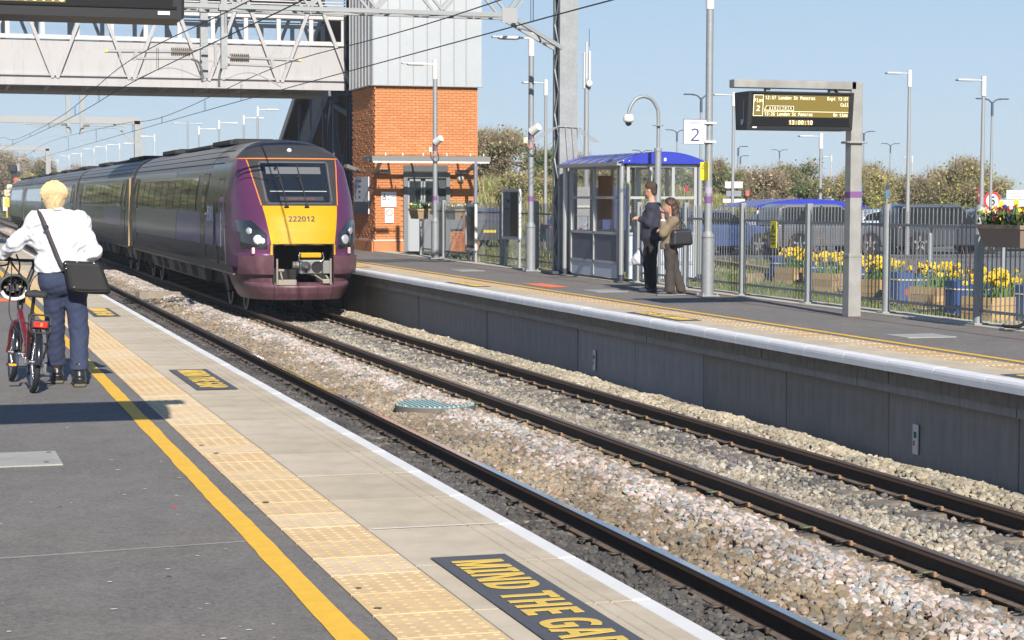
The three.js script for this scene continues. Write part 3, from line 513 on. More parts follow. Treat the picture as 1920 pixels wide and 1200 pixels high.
{
  const z = -37.9, t = thing('overhead_line_gantry', 'large galvanised steel gantry with lattice column beside the blue shelter', 'gantry');
  const c = M('column', mg([bx(.39, 7.6, .05, 12.745, 3.8, z), bx(.39, 7.6, .05, 12.745, 3.8, z - .42), ...[12.57, 12.92].flatMap(x => [bx(.04, 7.6, .06, x, 3.8, z - .055), bx(.04, 7.6, .06, x, 3.8, z - .365)])]), galv, t);
  wuv(c.geometry, 1);
  M('column_lacing', mg([12.56, 12.93].map(x => lattice([x, .1, z - .06], [x, 7.5, z - .06], [x, .1, z - .36], [x, 7.5, z - .36], 16, .035))), galvDull, t);
  M('base_plate', rb(.8, .06, .8, .01, 12.745, .045, z - .2), steelDark, t);
  const sg = M('anti_climb_spikes', mg([bar([12.5, 3.07, z + .05], [13.0, 3.05, z + .05], .02), ...[12.66, 12.8, 12.92].map(x => rod([x, 3.06, z + .05], [x + .03, 2.5, z + .4], .007, 5)), ...[0, 1, 2, 3].flatMap(k => [rod([12.52, 3.06, z - k * .12], [12.0, 2.75, z - k * .2 + .1], .007, 5), rod([12.96, 3.06, z - k * .12], [13.4, 2.75, z - k * .1 + .1], .007, 5)])]), galvDull, t);
  const zs = [z + .1, z - .5];
  M('beam_chord', mg(zs.flatMap(q => [bar([-9, 5.31, q], [11.5, 5.31, q], .085), bar([-9, 6.15, q], [11.5, 6.15, q], .085)])), galv, t);
  for (const q of zs) M('beam_lacing', lattice([-9, 5.34, q], [11.4, 5.34, q], [-9, 6.12, q], [11.4, 6.12, q], 30, .05), galvDull, t);
  M('beam_lacing', lattice([-9, 5.30, zs[0]], [11.4, 5.30, zs[0]], [-9, 5.30, zs[1]], [11.4, 5.30, zs[1]], 36, .045), galvDull, t);
  M('knee_bracket', mg([...zs.flatMap(q => [bar([11.45, 5.3, q], [12.6, 4.68, q + .1 * Math.sign(z - .2 - q)], .08), bar([11.45, 6.1, q], [12.6, 6.6, q], .08), bar([11.5, 5.35, q], [12.3, 6.4, q], .06)]), lattice([11.5, 5.25, zs[0]], [12.55, 4.7, zs[0] - .1], [11.5, 5.25, zs[1]], [12.55, 4.7, zs[1] + .1], 4, .03)]), galv, t);
  M('gusset_plate', bx(.32, .3, .02, 11.42, 5.3, zs[0] + .055), galvDull, t);
  const d = M('drop_tube', wuv(mg([bx(.145, 1.62, .14, 5.29, 4.74, z - .45), bx(.2, .05, .2, 5.29, 5.26, z - .45)]), 1), galv, t); M('drop_tube', wuv(mg([bx(.12, 2.0, .12, 5.6, 5.09, z + .14), bx(.2, .12, .2, 5.6, 5.28, z + .14)]), 1), galv, t);
  M('tube_bracket', mg([bar([5.2, 4.55, z - .1], [5.62, 4.55, z - .1], .03), bar([5.2, 4.25, z - .1], [5.62, 4.25, z - .1], .03), bx(.05, .5, .05, 5.47, 4.4, z - .1), rod([5.2, 4.5, z], [4.99, 4.45, z], .03), rod([5.6, 4.36, z], [5.75, 4.34, z], .03)]), galvDull, d);
  cantilever(t, 5.03, -1, 3.38, 4.41, z, 3.82, 3.80); cantilever(t, 5.68, 1, 7.1, 4.32, z, 6.75, 3.74);
  M('stay_wire', rod([5.0, 4.35, z], [5.25, 3.9, z], .01, 6), galvDull, t);
}
{ // portals farther down the line
  const far = (x1, z, y, label, xs) => {
    const t = thing('overhead_line_portal', label, 'gantry');
    M('beam', wuv(bx(x1 + 7, .42, .42, (x1 - 7) / 2, y + .2, z), 1), galvDull, t); M('post', wuv(bx(.5, y + .9, .42, x1 - .1, (y - .5) / 2, z), 1), galv, t); M('post', bx(.5, y + .9, .42, -6.8, (y - .5) / 2, z), galv, t);
    for (const x of xs) M('drop_tube', bx(.24, 2.4, .24, x, y + .6, z + .3), galv, t);
    cantilever(t, xs[0], -1, xs[0] - 2.6, y - .1, z + .5, xs[0] - 2, y - 1.1); cantilever(t, xs[1], 1, xs[1] + 2.6, y - .15, z + .5, xs[1] + 2, y - 1.2);
    M('brace', bar([x1 - 1.6, y, z], [x1 - .2, y - 1.3, z], .09), galvDull, t);
  };
  far(12.8, -122, 6.1, 'pale steel portal across the tracks above the middle of the train', [8.4, 9.25]);
  far(12.2, -205, 6.3, 'distant steel portal over the far end of the train', [5.4, 6.6]);
  far(12.4, -262, 6.2, 'most distant steel portal at the far left', [4.6, 5.6]);
}
const wire = (name, label, pts, r = .0085) => solo(name, label, 'wire', tube(pts, r, 120, 5), wireDark);
wire('contact_wire', 'lower overhead wire above the near track', [[4.5, 3.82, 6], [4.05, 3.78, -20], [3.82, 3.79, -37.9], [3.95, 3.84, -60], [4.2, 4.3, -122], [4.4, 4.5, -205]]);
wire('catenary_wire', 'upper overhead wire above the near track', [[4.5, 4.45, 6], [4.0, 4.06, -20], [3.78, 4.21, -37.9], [3.95, 4.03, -60], [4.1, 4.3, -95], [4.3, 5.1, -122], [4.4, 4.75, -160], [4.4, 5.3, -205]]);
wire('contact_wire', 'lower overhead wire above the train', [[7.5, 3.65, 6], [6.95, 3.68, -19.1], [6.95, 3.70, -22.9], [6.80, 3.73, -37.9], [7.1, 3.88, -54.9], [7.1, 3.945, -77.7], [7.3, 4.15, -129], [7.4, 4.4, -205]]);
wire('catenary_wire', 'upper overhead wire above the train', [[7.5, 4.5, 6], [6.95, 4.08, -23.4], [6.75, 4.20, -37.9], [7.1, 4.12, -54.9], [7.1, 4.10, -64], [7.1, 4.38, -77], [7.2, 4.9, -122], [7.3, 4.6, -165], [7.4, 5.2, -205]]);
{
  const dr = (label, l) => { const t = thing('dropper_wires', label, 'wire'); for (const [x, y0, y1, z] of l) M('dropper', mg([rod([x, y0, z], [x, y1, z], .005, 5), rod([x - .03, y0, z], [x - .03, y1, z], .004, 5)]), wireDark, t); };
  dr('thin droppers hanging between the two wires of the near track', [[3.9, 3.79, 4.07, -26], [3.84, 3.79, 4.15, -33.5], [3.9, 3.81, 4.1, -46], [3.93, 3.83, 4.05, -54], [3.96, 3.86, 4.03, -66], [4.05, 4.0, 4.1, -80], [4.1, 4.1, 4.35, -98]]);
  dr('thin droppers hanging between the two wires above the train', [[6.95, 3.69, 4.08, -22], [6.86, 3.72, 4.14, -31.3], [6.93, 3.79, 4.17, -44], [7.06, 3.85, 4.13, -51], [7.1, 3.9, 4.11, -61], [7.1, 3.93, 4.2, -70], [7.15, 3.98, 4.5, -86], [7.2, 4.05, 4.7, -104]]);
}
// ---- footbridge
{
  const t = thing('footbridge', 'pale enclosed footbridge with windows and diagonal struts crossing the tracks', 'footbridge');
  const pale = clay(tex(512, (u, v) => { const k = 1 - .10 * Math.max(0, fbm(u, v * .1, 48, 3) - .55) * 4 + .05 * (fbm(u, v, 6, 3) - .5); return [s1(.36 * k), s1(.35 * k), s1(.355 * k)]; }), .6), paleTrim = mat(.44, .43, .435, .55), inside = mat(.30, .31, .33, .8);
  const X0 = -9, X1 = 12.62, W = X1 - X0, xc = (X0 + X1) / 2, zf = -59.5, zb = -62.7;
  const front = (z, s) => {
    M('side_panel', wuv(bx(W, 1.33, .06, xc, 5.62, z), 3), pale, t); M('bottom_flange', wuv(mg([bx(W, .22, .16, xc, 5.03, z + s * .06), bx(W, .06, .14, xc, 5.24, z + s * .05)]), 3), pale, t);
    M('window_sill', bx(W, .08, .12, xc, 6.34, z + s * .04), paleTrim, t); M('window_head', bx(W, .1, .1, xc, 7.17, z + s * .02), paleTrim, t);
    for (let k = 0; k < 22; k++) {
      const x = 12.62 - k * 1.018; if (x < X0 + .5) break;
      const m = M('window_frame', mg([bx(.13, .8, .08, x - .065, 6.75, z), bx(.89, .05, .05, x - .575, 6.41, z), bx(.89, .04, .05, x - .575, 7.11, z)]), paleTrim, t); M('pane', bx(.89, .66, .012, x - .575, 6.76, z), glassPane, m);
    }
    for (let k = 0; k < 7; k++) M('louvre_slat', bx(W, .035, .09, xc, 7.27 + k * .095, z + s * .02), paleTrim, t);
    M('roof_chord', bx(W, .24, .2, xc, 8.02, z + s * .06), pale, t);
  };
  front(zf, 1); front(zb, -1); M('bottom_flange', wuv(bx(W, .15, .12, xc, 4.9, zb - .2), 3), paleTrim, t);
  for (let k = -5; k < 5; k++) { const x = 3.74 + k * 2.265; for (const [z, s] of [[zf, .12], [zb, -.12]]) { M('diagonal_strut', bar([x - .06, 5.14, z + s], [x - 1.13, 7.95, z + s], .11, .1), pale, t); M('diagonal_strut', bar([x + .06, 5.14, z + s], [x + 1.13, 7.95, z + s], .11, .1), pale, t); } }
  M('floor', bx(W, .12, 3.1, xc, 5.3, -61.1), inside, t); M('underside', mg([bx(W, .04, 3.0, xc, 5.08, -61.1), ...Array.from({ length: 18 }, (_, k) => bx(.1, .16, 3.0, X0 + .8 + k * 1.18, 4.99, -61.1))]), pale, t);
  M('roof', bx(W, .1, 3.6, xc, 8.2, -61.1), inside, t);
  const blueCol = mat(.055, .065, .10, .5, .2);
  M('support_column', mg([bx(.19, 9.0, .05, 12.78, 4.5, -59.2), bx(.19, 9.0, .05, 12.78, 4.5, -59.6), bx(.05, 9, .4, 12.78, 4.5, -59.4)]), blueCol, t); M('support_column', bx(.3, 5.2, .3, -8.7, 2.5, -61), blueCol, t);
  M('bolted_joint', mg([rb(.3, .16, .3, .02, 12.78, 4.85, -59.3), ...[0, 1, 2].map(k => cy(.03, .03, .34, 6, 12.7 + k * .07, 4.85, -59.3).rotateX(0))]), blueCol, t);
  // stairs going down away from the bridge
  const s = thing('platform_stairs', 'covered dark steel stairs descending behind the train from the footbridge', 'stairs'), stairBlue = mat(.09, .105, .145, .55, .2), brown = mat(.15, .135, .125, .8);
  const y = z => 5.0 + (z + 62.8) * .485;
  for (const x of [12.75, 15.0]) { M('stringer', bar([x, y(-62.6), -62.6], [x, y(-72.8), -72.8], .1, .42), stairBlue, s); M('handrail', bar([x, y(-62.6) + 1.25, -62.6], [x, y(-72.8) + 1.25, -72.8], .06), stairBlue, s); for (let k = 0; k < 9; k++) M('louvre_slat', bar([x, y(-62.8) + .35 + k * .1, -62.8], [x, y(-72.6) + .35 + k * .1, -72.6], .04, .05), galvDull, s); for (let k = 0; k < 5; k++) { const z = -63.5 - k * 2.2; M('stair_post', bx(.1, y(z) + 2.4, .12, x, (y(z) + 2.4) / 2, z), stairBlue, s); } }
  M('stair_roof', bar([13.9, y(-62.6) + 2.5, -62.6], [13.9, y(-73.4) + 2.5, -73.4], 2.6, .16), brown, s);
  M('stair_flight', bar([13.9, y(-62.6) - .1, -62.6], [13.9, y(-72.8) - .1, -72.8], 2.1, .12), brown, s);
  M('roof_edge', bar([12.62, y(-62.6) + 2.62, -62.6], [12.62, y(-73.4) + 2.62, -73.4], .12, .3), mat(.38, .36, .34, .7), s);
  // landing framework under the bridge end
  M('wind_brace', mg([bar([12.9, .9, -60], [12.9, 4.3, -62.5], .05), bar([12.9, 4.3, -60], [12.9, .9, -62.5], .05), bx(.18, 5, .18, 12.9, 2.45, -62.4), bar([12.9, 4.2, -60], [12.9, 4.6, -62.4], .16), bar([12.9, .95, -60], [12.9, .95, -62.4], .16), bar([12.9, .2, -65.0], [12.9, 4.9, -62.7], .2)]), stairBlue, s);
  M('back_wall', wuv(bx(.1, 4.9, 7, 15.4, 2.4, -64.5), 1), clay(tinted([.50, .212, .094], .12, 128, 10, .15), .9), s);
  M('equipment_box', mg([rb(.1, .8, .6, .02, 13.05, 2.0, -63.6), rb(.1, .5, .5, .02, 13.05, 1.2, -63.6)]), mat(.4, .4, .42, .7), s);
}
// ---- lift tower
{
  const t = thing('lift_tower', 'orange brick lift tower clad in silver metal above', 'building');
  const x0 = 12.52, x1 = 15.65, zf = -54.95, zb = -57.9, top = 4.85;
  const brickTone = [[.52, .205, .082], [.505, .195, .078], [.535, .22, .09], [.49, .185, .072]].map(c => clay(tinted(c, .14, 64, 8, .14), .9));
  M('brick_core', wuv(bx(x1 - x0 - .03, top, zf - zb - .03, (x0 + x1) / 2, top / 2, (zf + zb) / 2), 1), clay(tinted([.495, .20, .082], .10, 128, 16, .2), .95), t);
  const bw = .2235, ch = .075, front = bx(bw - .011, ch - .011, .03), side = bx(.03, ch - .011, bw - .011), half = bx(bw / 2 - .011, ch - .011, .03), shape = [front, side, half], spots = [];
  for (let r = 0; r * ch < top - .02; r++) {
    const y = r * ch + .0375, off = r % 2 ? bw / 2 : 0;
    for (let x = x0 + bw / 2 - off; x < x1 + .02; x += bw) { if (y < 2.33 && x > 13.36 && x < 14.8) continue; const cut = x - bw / 2 < x0 - .02 ? 1 : x + bw / 2 > x1 + .02 ? -1 : 0; spots.push([cut ? x + cut * bw / 4 : x, y, zf + .001, cut ? 2 : 0]); }
    for (let z = zf - bw / 2 + off - .0; z > zb; z -= bw) {  spots.push([x0 - .001 - (rnd() < .5 ? .008 : 0), y, z, 1]); }
  }
  spots.forEach((s, i) => s[4] = i);
  const show = spots.slice().sort((a, b) => (a[3] - b[3]) || Math.abs(a[1] - 3.6) - Math.abs(b[1] - 3.6)).slice(0, 298), set = new Set(show.map(s => s[4]));
  for (const s of show) M('brick', shape[s[3]], brickTone[Math.floor(rnd() * 4)], t, [s[0], s[1], s[2]]);
  const rest = spots.filter(s => !set.has(s[4]));
  const rm = M('brickwork', mg(rest.map(s => shape[s[3]].clone().translate(s[0], s[1], s[2]))), brickTone[0], t); rm.userData.kind = 'stuff';
  M('plinth', wuv(bx(1.0, .3, .1, 12.98, .15, zf + .04), 1), brickTone[3], t); M('plinth', wuv(bx(.1, .3, 2.9, x0 - .04, .15, -56.4), 1), brickTone[3], t); M('plinth', wuv(bx(.9, .3, .1, 15.22, .15, zf + .04), 1), brickTone[3], t);
  M('stone_band', mg([bx(.9, .05, .05, 12.94, .335, zf + .02), bx(.05, .05, 2.9, x0 - .02, .335, -56.4)]), mat(.55, .45, .38, .8), t);
  // cladding
  const alu = [0, 1, 2].map(k => clay(tex(256, (u, v) => { const q = 1 + .10 * (fbm(u, v, 3 + k, 3) - .5) + .05 * (fbm(u + .4, v, 40, 2) - .5); return [s1(.40 * q), s1(.42 * q), s1(.44 * q)]; }), .42, { metalness: .35 }));
  const xs = [12.46, 12.9, 13.26, 13.66, 14.08, 14.48, 14.89, 15.26, 15.74];
  for (let i = 0; i < xs.length - 1; i++) { const w = xs[i + 1] - xs[i]; M('cladding_panel', wuv(bx(w - .012, 5.2, .04, (xs[i] + xs[i + 1]) / 2, top + 2.6, -54.86), 1.6, i * .37, 0), alu[i % 3], t); if (i) M('standing_seam', bx(.022, 5.2, .07, xs[i], top + 2.6, -54.845), galvDull, t); }
  for (let i = 0; i < 7; i++) { M('cladding_panel', wuv(bx(.04, 5.2, .43, 12.47, top + 2.6, -55.1 - i * .44), 1.6, i * .21, 0), alu[i % 3], t); M('standing_seam', bx(.08, 5.2, .03, 12.46, top + 2.6, -55.32 - i * .44), galvDull, t); }
  M('cladding_core', bx(3.2, 5.1, 2.9, 14.1, top + 2.6, -56.45), galvDull, t); M('drip_edge', mg([bx(3.36, .03, .12, 14.1, top + .0, -54.86), bx(.12, .03, 3.1, 12.46, top + .0, -56.4)]), galvDull, t);
  // door
  const dk = mat(.10, .105, .11, .5, .2), d = M('door_frame', mg([bx(.12, 2.32, .16, 13.43, 1.16, zf + .02), bx(.12, 2.32, .16, 14.72, 1.16, zf + .02), bx(1.17, .16, .16, 14.075, 2.24, zf + .02)]), mat(.17, .18, .185, .5, .2), t);
  M('door_recess', bx(1.18, 2.2, .02, 14.075, 1.1, zf + .012), mat(.05, .055, .06, .6), d);
  for (const [x, w] of [[13.72, .44], [14.2, .44]]) { const l = M('door_leaf', mg([bx(w, .06, .05, x, 2.1, zf + .05), bx(.05, 2.1, .05, x - w / 2 + .025, 1.08, zf + .05), bx(.05, 2.1, .05, x + w / 2 - .025, 1.08, zf + .05)]), galvDull, d); M('glass', bx(w - .1, .98, .02, x, 1.58, zf + .05), trainGlass, l); M('kick_panel', bx(w - .04, 1.08, .04, x, .55, zf + .05), mat(.34, .36, .38, .5, .3), l); }
  M('door_sign_panel', bx(1.34, .18, .06, 14.05, 2.44, zf + .04), dk, t);
  // canopy
  const cn = M('canopy', mg([bx(3.5, .14, .08, 13.85, 2.7, -53.45), bx(.08, .12, 1.5, 12.2, 2.7, -54.2), bx(.08, .12, 1.5, 15.5, 2.7, -54.2), bx(3.4, .1, .06, 13.85, 2.66, -54.2), ...[12.9, 13.6, 14.3, 15.0].map(x => bx(.05, .07, 1.5, x, 2.74, -54.2))]), mat(.17, .17, .165, .6), t);
  M('canopy_glass', bx(3.4, .015, 1.45, 13.85, 2.80, -54.2), glassPane, cn); M('canopy_clip', mg([12.5, 13, 13.6, 14.3, 15, 15.4].map(x => bx(.03, .08, .03, x, 2.82, -53.45))), whitePaint, cn);
  M('canopy_gutter', bx(3.44, .05, .1, 13.85, 2.6, -53.47), mat(.6, .58, .55, .6), cn);
  M('canopy_bracket', mg([bar([12.4, 2.64, -53.6], [12.55, 2.3, -54.95], .09), bx(.34, .1, .3, 12.75, 2.35, -54.8), bx(.3, .1, .3, 15.1, 2.35, -54.8), bar([15.35, 2.66, -53.6], [15.3, 2.35, -54.95], .09)]), mat(.2, .21, .22, .5), cn);
  M('downpipe', rod([15.16, 0, -53.45], [15.16, 2.62, -53.45], .055, 12), mat(.2, .21, .26, .5, .2), cn);
  M('wall_lamp', mg([sp(.1, 12).scale(1, 1, .9).translate(15.1, 2.15, zf + .12), cy(.1, .12, .06, 12).rotateX(Math.PI / 2).translate(15.1, 2.15, zf + .03)]), mat(.5, .48, .42, .4), t);
  M('floodlight', mg([rb(.45, .12, .5, .02, 0, 0, 0).rotateZ(-.35).translate(12.2, 2.45, -56.6), bar([12.5, 2.4, -56], [12.25, 2.42, -56.4], .04)]), mat(.12, .11, .10, .6), t);
  // signs
  const ls = M('lift_sign', rb(.45, .44, .02, .004, 12.935, 1.53, zf + .035, 1), mat(.74, .74, .75, .5), t);
  M('lettering', letters('Lift', .14, .003, plainFont).translate(13.03, 1.59, zf + .047), mat(.03, .03, .05), ls); M('wheelchair_symbol', mg([new THREE.TorusGeometry(.05, .014, 6, 16).translate(12.8, 1.57, zf + .047), cy(.02, .02, .004, 10).rotateX(Math.PI / 2).translate(12.8, 1.68, zf + .047), bx(.02, .09, .004, 12.8, 1.62, zf + .047)]), mat(.03, .03, .06), ls);
  const ps = M('prohibition_sign', rb(.26, .43, .02, .004, 12.95, 1.06, zf + .035, 1), mat(.72, .68, .68, .5), t); M('red_circle', mg([new THREE.TorusGeometry(.09, .012, 6, 24).translate(12.95, 1.14, zf + .047), bx(.17, .014, .004).rotateZ(-.78).translate(12.95, 1.14, zf + .047)]), mat(.55, .12, .1), ps);
  const po = M('information_board', bx(.03, 1.1, 2.0, 12.47, 1.65, -56.5), mat(.62, .63, .67, .5), t); M('board_lower_band', bx(.006, .36, 2.0, 12.452, 1.28, -56.5), mat(.10, .11, .13, .5), po);
  for (let k = 0; k < 4; k++) M('pictogram', mg([cy(.07, .07, .004, 12).rotateZ(Math.PI / 2).translate(12.452, 2.08 - k * .16, -57.2), bx(.004, .05, .5 - k * .08, 12.452, 2.08 - k * .16, -56.7)]), mat(.1, .1, .16), po);
  M('wall_cabinet', rb(.4, .5, .1, .02, 14.98, .9, zf + .06), mat(.16, .17, .19, .6), t);
}
// ================================================================ furniture on the far platform
const fx = z => 12.6 + .012 * (-z - 22);
{
  const t = thing('platform_fence', 'grey vertical bar railing along the back of the far platform', 'fence');
  const pale = mg([rod([0, .07, 0], [0, 1.45, 0], .0085, 6), rod([0, 1.45, 0], [0, 1.475, 0], .006, 6)]), postG = rb(.095, 1.52, .095, .012, 0, .76, 0, 1), postR = mg([cy(.055, .055, 1.52, 18, 0, .76, 0), cy(.057, .057, .01, 18, 0, 1.52, 0)]), foot = rb(.2, .02, .2, .004, 0, .035, 0, 1);
  const paleM = mat(.19, .205, .225, .45, .3);
  for (const run of [[-18.83, -21.3, -23.77, -26.28, -28.8, -31.32, -33.72], [-37.95, -40.31, -43.05, -45.85, -48.59, -51.1]]) {
    run.forEach((z, i) => {
      const p = M('post', z > -25 ? postR : postG, galv, t, [fx(z), 0, z]); M('foot_plate', foot, galvDull, p);
      if (i === run.length - 1) return; const zn = run[i + 1], a = fx(z), b = fx(zn);
      M('rail', mg([bar([a, 1.24, z], [b, 1.24, zn], .012, .036), bar([a, .2, z], [b, .2, zn], .012, .036)]), paleM, t);
      for (let k = 1; k <= 22; k++) { const f = k / 23; M('pale', pale, paleM, t, [a + (b - a) * f, 0, z + (zn - z) * f]); }
    });
  }
  const ys_ = M('warning_plate', rb(.012, .42, .22, .004, fx(-27.5) - .03, 1.03, -27.5, 1), mat(.62, .55, .03, .6), t);
  M('warning_triangle', new THREE.TorusGeometry(.075, .012, 3, 3).rotateZ(Math.PI / 2).rotateY(-Math.PI / 2).translate(fx(-27.5) - .038, 1.11, -27.5), mat(.03, .03, .02), ys_);
  M('warning_lettering', mg(['Danger', 'Do not', 'touch'].map((s, k) => letters(s, .035, .002).rotateY(-Math.PI / 2).translate(fx(-27.5) - .038, 1.0 - k * .05, -27.5))), mat(.03, .03, .02), ys_);
}
const tape = mat(.17, .07, .21, .7);
function lampPost(label, x, z, extra) {
  const t = thing('lamp_post', label, 'lamp post', [x, 0, z], 0, 'tall platform lamp posts');
  M('base_section', wuv(mg([cy(.1, .1, 1.0, 24, 0, .5, 0), cy(.06, .1, .07, 24, 0, 1.03, 0), new THREE.TorusGeometry(.1, .012, 8, 24).rotateX(Math.PI / 2).translate(0, .97, 0)]), .7), galv, t);
  M('pole', wuv(cy(.058, .062, 3.6, 20, 0, 2.83, 0), .7), galv, t); M('white_top', cy(.068, .068, .5, 20, 0, 4.87, 0), whitePaint, t);
  const a = M('lamp_arm', rod([-.05, 5.0, 0], [-.28, 5.0, 0], .02, 8), whitePaint, t); M('lamp_head', mg([rb(.46, .06, .2, .02, -.5, 5.0, 0), rb(.2, .03, .16, .01, -.78, 5.01, 0, 1)]), mat(.6, .6, .6, .5), a); M('lamp_lens', bx(.36, .012, .15, -.5, 4.966, 0), mat(.2, .2, .2, .3), a);
  M('base_plate', mg([rb(.3, .02, .3, .004, 0, .02, 0, 1), ...[[-1, -1], [1, -1], [-1, 1], [1, 1]].map(([a, b]) => cy(.014, .014, .06, 6, a * .12, .04, b * .12))]), galvDull, t);
  M('tape_band', cy(.0645, .0645, .11, 20, 0, 1.57, 0), tape, t);
  if (extra) {
    const s = M('loudspeaker', mg([cy(.08, .098, .22, 20).rotateX(1.1).rotateY(.5).translate(.06, 3.06, .12)]), whitePaint, t); M('speaker_bracket', mg([bar([0, 3.0, .04], [.05, 3.05, .1], .03)]), steelDark, s);
    M('junction_box', rb(.1, .13, .08, .01, -.14, 2.82, .03), mat(.5, .46, .36, .6), t); M('cable', tube([[-.14, 2.76, .05], [-.12, 2.6, .09], [0, 2.5, .1], [.08, 2.58, .08], [.06, 2.75, .04]], .012, 24, 6), blackRubber, t); M('cable', tube([[-.12, 2.78, .05], [-.06, 2.66, .09], [.0, 2.68, .09], [.02, 2.8, .07], [-.04, 3.0, .07]], .009, 24, 6), mat(.6, .12, .08, .6), t);
    M('dark_band', cy(.0635, .0635, .22, 20, 0, 2.9, 0), mat(.07, .08, .12, .6), t);
  }
  return t;
}
lampPost('tall grey lamp post with white loudspeaker in front of the lift door', 12.53, -48.0, true);
lampPost('tall grey lamp post with loudspeaker left of the lattice gantry column', 12.44, -39.5, true);
{
  const t = lampPost('thick grey lamp post carrying the Platform 2 sign', 12.075, -28.8, false);
  const s = M('platform_sign', rb(.40, .40, .02, .006, -.265, 2.66, .05, 1), whitePaint, t);
  M('sign_border', mg([bx(.40, .008, .004, -.265, 2.857, .062), bx(.40, .008, .004, -.265, 2.463, .062), bx(.008, .40, .004, -.463, 2.66, .062), bx(.008, .40, .004, -.067, 2.66, .062)]), mat(.08, .08, .25), s);
  const inkBlue = mat(.05, .045, .18, .6); M('lettering', letters('2', .2, .003, plainFont, 1.15).translate(-.265, 2.61, .062), inkBlue, s); M('lettering', letters('Platform', .04, .003, plainFont, .95).translate(-.265, 2.805, .062), mat(.2, .19, .36, .6), s);
  M('sign_clamp', mg([2.8, 2.5].map(y => rb(.2, .035, .15, .006, -.01, y, .02, 1))), whitePaint, s);
  const w = M('warning_sign', rb(.012, .30, .2, .004, -.085, 2.03, .1, 1), mat(.62, .55, .03, .6), t); M('warning_plate', bx(.1, .29, .012, -.1, 2.03, .01), mat(.60, .53, .03, .6), w); M('warning_triangle', new THREE.TorusGeometry(.035, .008, 3, 3).rotateZ(Math.PI / 2).translate(-.1, 2.09, .02), mat(.03, .03, .02), w);
  M('tape_band', cy(.0635, .0635, .1, 20, 0, 1.72, 0), mat(.35, .3, .4, .6), t);
}
{
  const t = thing('camera_pole', 'hooked grey pole with a white dome camera beside the shelter', 'camera pole', [12.95, 0, -33.3]);
  M('pole', wuv(cy(.062, .066, 2.5, 20, 0, 1.25, 0), .7), galv, t); M('upper_pole', tube([[0, 2.45, 0], [0, 3.12, 0], [-.04, 3.28, 0], [-.14, 3.41, 0], [-.29, 3.46, 0], [-.44, 3.41, 0], [-.55, 3.27, 0], [-.585, 3.14, 0]], .032, 60, 12), galv, t);
  M('collar', mg([cy(.075, .075, .05, 16, 0, 2.49, 0), cy(.1, .1, .012, 16, 0, 2.93, 0)]), galvDull, t);
  const c = M('dome_camera', mg([cy(.07, .1, .06, 20, -.585, 3.10, 0), cy(.1, .1, .06, 20, -.585, 3.04, 0), cy(.1, .075, .03, 20, -.585, 3.0, 0)]), whitePaint, t); M('camera_dome', sp(.062, 16, -.585, 2.975, 0), trainGlass, c);
  M('base_plate', rb(.26, .02, .26, .004, 0, .02, 0, 1), galvDull, t);
}
// ---- departure boards
const led = canvasTex(1024, 400, (c, w, h) => {
  const olive = '#6f6130', ink = '#f6efd2'; c.fillStyle = '#15151a'; c.fillRect(0, 0, w, h); c.fillStyle = olive; c.fillRect(10, 12, 104, 268); c.fillRect(122, 12, w - 134, 276);
  c.strokeStyle = ink; c.lineWidth = 6; c.strokeRect(13, 15, 98, 262); c.fillStyle = ink; c.textBaseline = 'middle';
  const tx = (s, x, y, px, al = 'left', k = .68) => { c.save(); c.translate(x, y); c.scale(k, 1); c.font = `bold ${px}px monospace`; c.textAlign = al; c.fillText(s, 0, 0); c.restore(); };
  tx('Plat', 62, 84, 58, 'center', .72); tx('2', 62, 182, 92, 'center', .8);
  tx('12:57 London St Pancras', 128, 46, 56); tx('Expt 13:01', w - 18, 46, 56, 'right'); tx('Call', w - 14, 122, 54, 'right');
  c.lineWidth = 5; c.beginPath(); c.moveTo(126, 202); c.lineTo(146, 150); c.lineTo(430, 150); c.lineTo(430, 202); c.closePath(); c.stroke(); c.fillStyle = '#3b331c'; c.fillRect(156, 155, 270, 42); c.fillStyle = ink;
  for (let k = 0; k < 5; k++) { tx('GDCBA'[k], 184 + k * 54, 177, 40, 'center', .9); if (k) c.fillRect(155 + k * 54, 152, 5, 48); }
  c.fillRect(122, 214, w - 134, 6); tx('13:26 London St Pancras', 128, 252, 54); tx('On time', w - 18, 252, 54, 'right');
  c.fillStyle = olive; c.fillRect(388, 324, 250, 62); c.fillStyle = ink; tx('13:00:10', 513, 356, 70, 'center', .76);
});
const ledMat = new THREE.MeshStandardMaterial({ map: led, emissiveMap: led, emissive: 0xffffff, emissiveIntensity: .22, roughness: .35 });
const bezel = mat(.017, .018, .022, .5), beamSteel = clay(tex(256, (u, v) => { const k = 1 + .6 * (fbm(u, v, 5, 4) - .5); return [s1(.29 * k), s1(.285 * k), s1(.27 * k)]; }), .5, { metalness: .25 });
